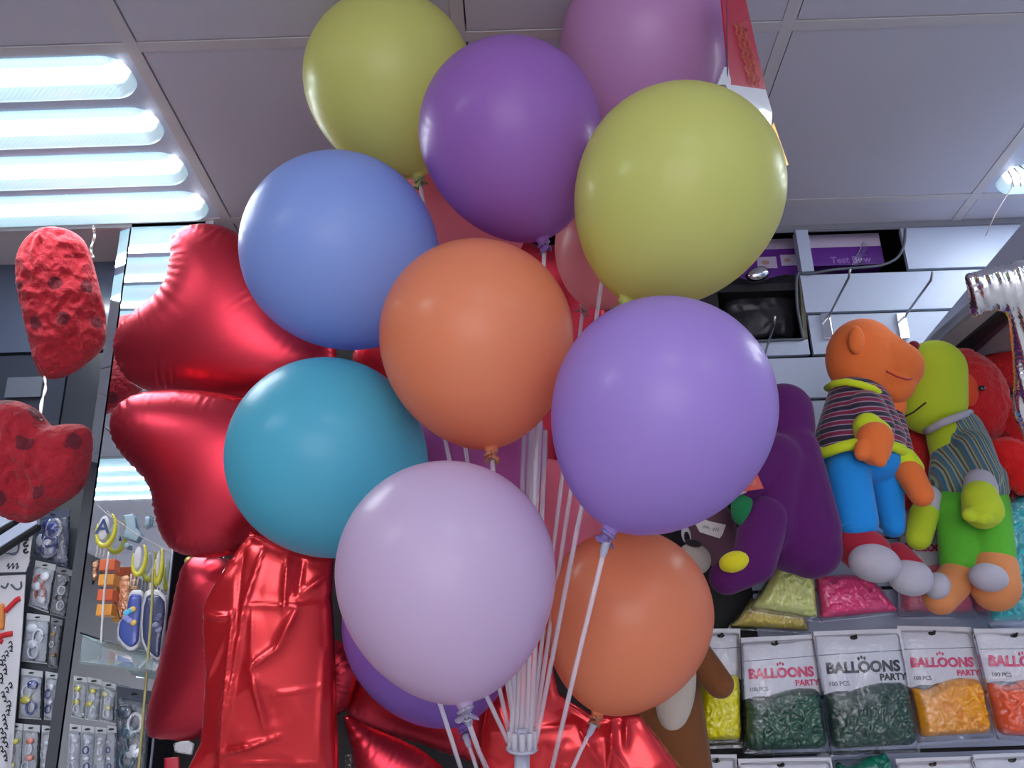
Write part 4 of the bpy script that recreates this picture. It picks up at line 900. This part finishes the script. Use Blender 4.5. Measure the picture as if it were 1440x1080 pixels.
def d3(L, ex, ey, t):
    mark(L, [(2, 824), (8, 827), (12, 820)], .002, inkg, t); mark(L, [(16, 822), (24, 829), (30, 826), (30, 818)], .0022, inkg, t)
    mark(L, [(8, 860), (16, 852), (24, 844), (29, 842)], .006, inkr, t); mark(L, [(-2, 896), (8, 893), (18, 891)], .006, inkr, t)
    mark(L, [(2, 850), (3, 868), (2, 886)], .0075, inko, t); mark(L, [(-8, 906), (-2, 902), (4, 903)], .005, inkr, t)
    g = np.random.default_rng(5)
    for i in range(26):
        y = 905+i*6.4; x = g.uniform(-2, 16)*(1-(i/40)); mark(L, [(x, y), (x+3, y-3), (x+5, y+2), (x+2, y+4), (x+6, y+5)], .0011, ink, t)
card([(-40, 812), (36, 808), (30, 900), (14, 1095), (-40, 1095)], 2.04, 'large white card with red and orange shapes and black symbols, at left edge', d3)
# slanted pale rails
def rail(a, b, w_, label):
    t = thing('rail', atD(*a, 1.98), label, 'rail', 'pale slanting rails under the lower heart'); bm = bmesh.new()
    quad(bm, [atD(a[0], a[1], 1.98), atD(b[0], b[1], 1.98), atD(b[0], b[1]-w_, 1.98), atD(a[0], a[1]-w_, 1.98)], .012); finish('rail_face', bm, M['slat'], t, False)
    bm = bmesh.new(); quad(bm, [atD(a[0], a[1]+6, 1.985), atD(b[0], b[1]+6, 1.985), atD(b[0], b[1], 1.985), atD(a[0], a[1], 1.985)], .02); finish('rail_shadow_gap', bm, M['black'], t, False)  # black strip along the lower edge of the rail
rail((-30, 758), (20, 730), 18, 'upper pale slanting rail at left edge under plush heart'); rail((-30, 788), (52, 736), 16, 'lower pale slanting rail above the ringed card')
bm = bmesh.new(); box(bm, (XL, 2.08, 0), (X(100, 900, 2.08), 2.09, Z(30, 745, 2.08))); o = finish('rack_back', bm, mat('rack_grey', srgb(70, 74, 84), .5), None, False); rebase(o, (XL+.2, 2.08, 0)); tag(o, 'grey back panel behind the small packs at left', 'display rack')
bm = bmesh.new(); box(bm, (X(10, 545, 2.155), 2.150, Z(10, 560, 2.155)), (X(60, 545, 2.155), 2.158, Z(10, 532, 2.155))); t = finish('notice_card', bm, mat('dim_card', srgb(72, 78, 90), .5), None, False); rebase(t, (X(35, 545, 2.155), 2.15, Z(35, 545, 2.155))); tag(t, 'small grey notice stuck on dark panel between the two hearts', 'notice')

# in front of the mirror: shelf, cubes and packs are solid stand-ins for reflections
shf = thing('glass_shelf', atD(160, 900, 1.95), 'clear glass shelf in front of the mirror with packs on it', 'shelf')
bm = bmesh.new(); quad(bm, [atD(112, 930, 1.86), atD(214, 942, 1.86), atD(216, 918, 1.99), atD(116, 892, 1.99)], .005); finish('shelf_board', bm, mat('shelf_glass', (.75, .88, .9, 1), .05, trans=.8), shf, False)
bm = bmesh.new(); tube(bm, [atD(113, 890, 1.985), atD(160, 906, 1.985), atD(216, 924, 1.985)], .002, 6); finish('shelf_edge', bm, M['mirror_edge'], shf)
oc = [srgb(226, 100, 50), srgb(235, 160, 60)]
for i in range(4):
    y0 = 787+i*21; a, b = atD(147-i*1.5, y0+19, 1.975), atD(165-i*1.5, y0, 1.955); bm = bmesh.new(); box(bm, (a.x, 1.945, a.z), (b.x, 1.975, b.z)); bevel(bm, .002)
    t = finish('letter_cube', bm, mat('orange_card', oc[i % 2], .4, coat=.3), None, False); rebase(t, ((a.x+b.x)/2, 1.96, a.z)); tag(t, ['red-orange cube, topmost of the four stacked before the mirror', 'yellow-orange cube, second from the top of the four', 'red-orange cube, third from the top of the four', 'yellow-orange cube, lowest of the four stacked before the mirror'][i], 'box', 'stack of orange cubes')
def blister(px, label, c1, c2, seed):
    cx = sum(p[0] for p in px)/len(px); cy = sum(p[1] for p in px)/len(px); o = atD(cx, cy, 1.96); n = Vector((0, -1, 0)); t = thing('blister_pack', o, label, 'packet', 'blue packs on the glass shelf')
    pillow('pack_card', px, o, n, .004, M['card'], t, step=.005, smooth_n=3)
    k = [(cx+(x-cx)*.84, cy+(y-cy)*.86) for x, y in px]; pillow('printed_front', k, o+n*.0035, n, .004, mat('print_blue', c1, .35, coat=.5), t, step=.005, smooth_n=3)
    g = np.random.default_rng(seed)
    for j in range(6):
        bm = bmesh.new(); p = atD(cx+g.uniform(-7, 7), cy+g.uniform(-18, 22), 1.951); add_ell(bm, p, (.007, .002, .006), sub=2); finish('printed_motif', bm, mat('motif', c2[j % len(c2)], .4), t)
blister([(186, 830), (200, 831), (202, 840), (199, 880), (196, 908), (182, 916), (166, 902), (164, 888), (167, 874), (176, 864), (180, 840)], 'bottle-shaped blue pack with pale rim on the glass shelf', srgb(64, 84, 165), [srgb(90, 190, 230), srgb(220, 190, 90), srgb(140, 150, 220)], 3)
blister([(204, 832), (234, 840), (228, 905), (222, 932), (198, 900)], 'second blue pack behind the bottle-shaped one on the shelf', srgb(60, 70, 110), [srgb(150, 160, 190), srgb(90, 100, 140)], 4)
def pendant(cx, cy, rx, ry, label, letter=True):
    o = atD(cx, cy, 1.97); t = thing('letter_pendant', o, label, 'pendant', 'crescent pendants strung before the mirror'); k = depth(o)/FPX; E = Vector((1, 0, 0)); Zz = Vector((0, 0, 1))
    bm = bmesh.new(); pts = [o+(E*math.cos(a)*rx+Zz*math.sin(a)*ry)*k for a in [math.radians(-200+i*14) for i in range(20)]]; tube(bm, pts, [.0015+.0045*math.sin(math.pi*i/19) for i in range(20)], 8); finish('crescent', bm, mat('pendant_gold', srgb(205, 200, 60), .35, coat=.4), t)
    bm = bmesh.new(); add_ell(bm, o-E*rx*.3*k+Zz*2*k, (rx*.62*k, .002, ry*.72*k)); dsk = finish('disc', bm, M['card'], t)
    if letter: text('lettering', 'A', o-E*rx*.3*k+Zz*2*k+Vector((0, -.0028, 0)), E, Zz, ry*1.25*k, mat('navy_print', srgb(40, 60, 110), .4), dsk, .0008)
    for j in (-1, 0, 1):
        bm = bmesh.new(); p = o+(E*(j*5-4)-Zz*(ry*.95))*k; tube(bm, [p, p-Zz*8*k+E*.001, p-Zz*16*k], .0013, 6); finish('tassel', bm, M['paper'], t)
pendant(149, 744, 13, 24, 'crescent pendant with navy letter A hanging before mirror'); pendant(196, 786, 9, 22, 'narrower crescent pendant hanging before mirror below tape patches', False); pendant(223, 795, 5, 26, 'edge-on crescent pendant near the right rim of the mirror', False)
bm = bmesh.new(); tube(bm, [atD(x, y, 1.975) for x, y in smooth_path([(137, 710), (150, 722), (172, 737), (196, 753), (222, 767), (240, 776)], 4, False)], .0007, 5); finish_t = finish('pendant_string', bm, M['string']); rebase(finish_t, atD(172, 737, 1.975)); tag(finish_t, 'thin string holding the crescent pendants across the mirror', 'string')
def patch(px, D, m, name, label, cat, T=.0015, group=None):
    o = atD(sum(p[0] for p in px)/len(px), sum(p[1] for p in px)/len(px), D); ob = pillow(name, px, o, Vector((0, -1, 0)), T, m, None, step=.004, straight=True); rebase(ob, o); return tag(ob, label, cat, group)
tp = mat('tape_pale', srgb(150, 175, 190), .5)
patch([(173, 724), (189, 722), (192, 742), (200, 752), (192, 762), (171, 756), (176, 744)], 1.992, tp, 'tape_patch', 'pale tape residue patch on mirror right of the letter pendant', 'tape')
patch([(204, 727), (213, 725), (211, 738), (202, 743)], 1.992, tp, 'tape_patch', 'small pale tape scrap on mirror beside the foil balloon', 'tape')
patch([(173, 764), (183, 763), (182, 772), (174, 771)], 1.992, tp, 'tape_patch', 'tiny pale tape scrap under the large residue patch', 'tape')
patch([(166, 812), (182, 808), (184, 868), (170, 876), (162, 850)], 1.978, mat('copper_foil', (.8, .42, .25, 1), .2, 1, bump=(120, 1, .01)), 'tinsel_pack', 'coppery crinkled pack right of the orange cubes', 'packet', .006)
patch([(129, 790), (139, 787), (137, 812), (130, 824)], 1.978, mat('copper_foil_2', (.85, .5, .32, 1), .2, 1, bump=(120, 1, .01)), 'tinsel_pack', 'small coppery pack left of the orange cubes', 'packet', .006)
# tall thin stick leaning before the mirror
for pts, lab, m_, r0 in (([(153, 776), (146, 840), (142, 905)], 'thin white rod standing left of the orange cubes', M['paper'], .0022), ([(215, 800), (213, 860), (206, 950), (194, 1095)], 'long yellowish ribbon hanging down before the mirror', mat('ribbon_yellow', srgb(175, 170, 110), .5), .0028)):
    bm = bmesh.new(); tube(bm, [atD(x, y, 1.93) for x, y in smooth_path(pts, 6, False)], r0, 6); o = finish('ribbon' if 'ribbon' in lab else 'rod', bm, m_); rebase(o, atD(*pts[0], 1.93)); tag(o, lab, 'ribbon' if 'ribbon' in lab else 'rod')
# small bits glimpsed in the dark between mirror and foil balloons
bm = bmesh.new(); add_ell(bm, atD(266, 789, 1.85), (.009, .009, .009), sub=2); tube(bm, [atD(266, 794, 1.85), atD(263, 808, 1.85)], [.004, .002], 8); o = finish('golden_knob', bm, mat('warm_gold', srgb(230, 200, 110), .3, .3)); rebase(o, atD(266, 789, 1.85)); tag(o, 'small golden knob in the dark gap beside the tall foil balloon', 'knob')
bm = bmesh.new(); c = atD(322, 787, 1.9); tube(bm, [c+Vector((math.cos(a)*.012, 0, math.sin(a)*.012)) for a in [i*math.pi/10 for i in range(21)]], .0016, 6); tube(bm, [c+Vector((.013, 0, .004)), c+Vector((.03, 0, .012))], .004, 6); tube(bm, [c+Vector((.03, 0, .012)), c+Vector((.03, 0, .2)), Vector((c.x+.03, c.y, CEIL))], .001, 5); o = finish('metal_ring', bm, M['chrome']); rebase(o, c); tag(o, 'grey metal ring between second foil balloon and the foil bag', 'ring')
patch([(243, 1046), (262, 1040), (274, 1046), (270, 1062), (246, 1058)], 1.95, M['card'], 'price_card', 'white price card in the dark under the tall foil balloon', 'card')
patch([(231, 1066), (252, 1064), (254, 1095), (230, 1095)], 1.95, mat('magenta_card', srgb(190, 30, 60), .4), 'price_card', 'crimson card below the white price card', 'card')
patch([(486, 1062), (496, 1060), (495, 1095), (484, 1095)], 1.95, M['film2'], 'clear_packet', 'narrow clear packet in the dark gap right of the foil bag', 'packet')
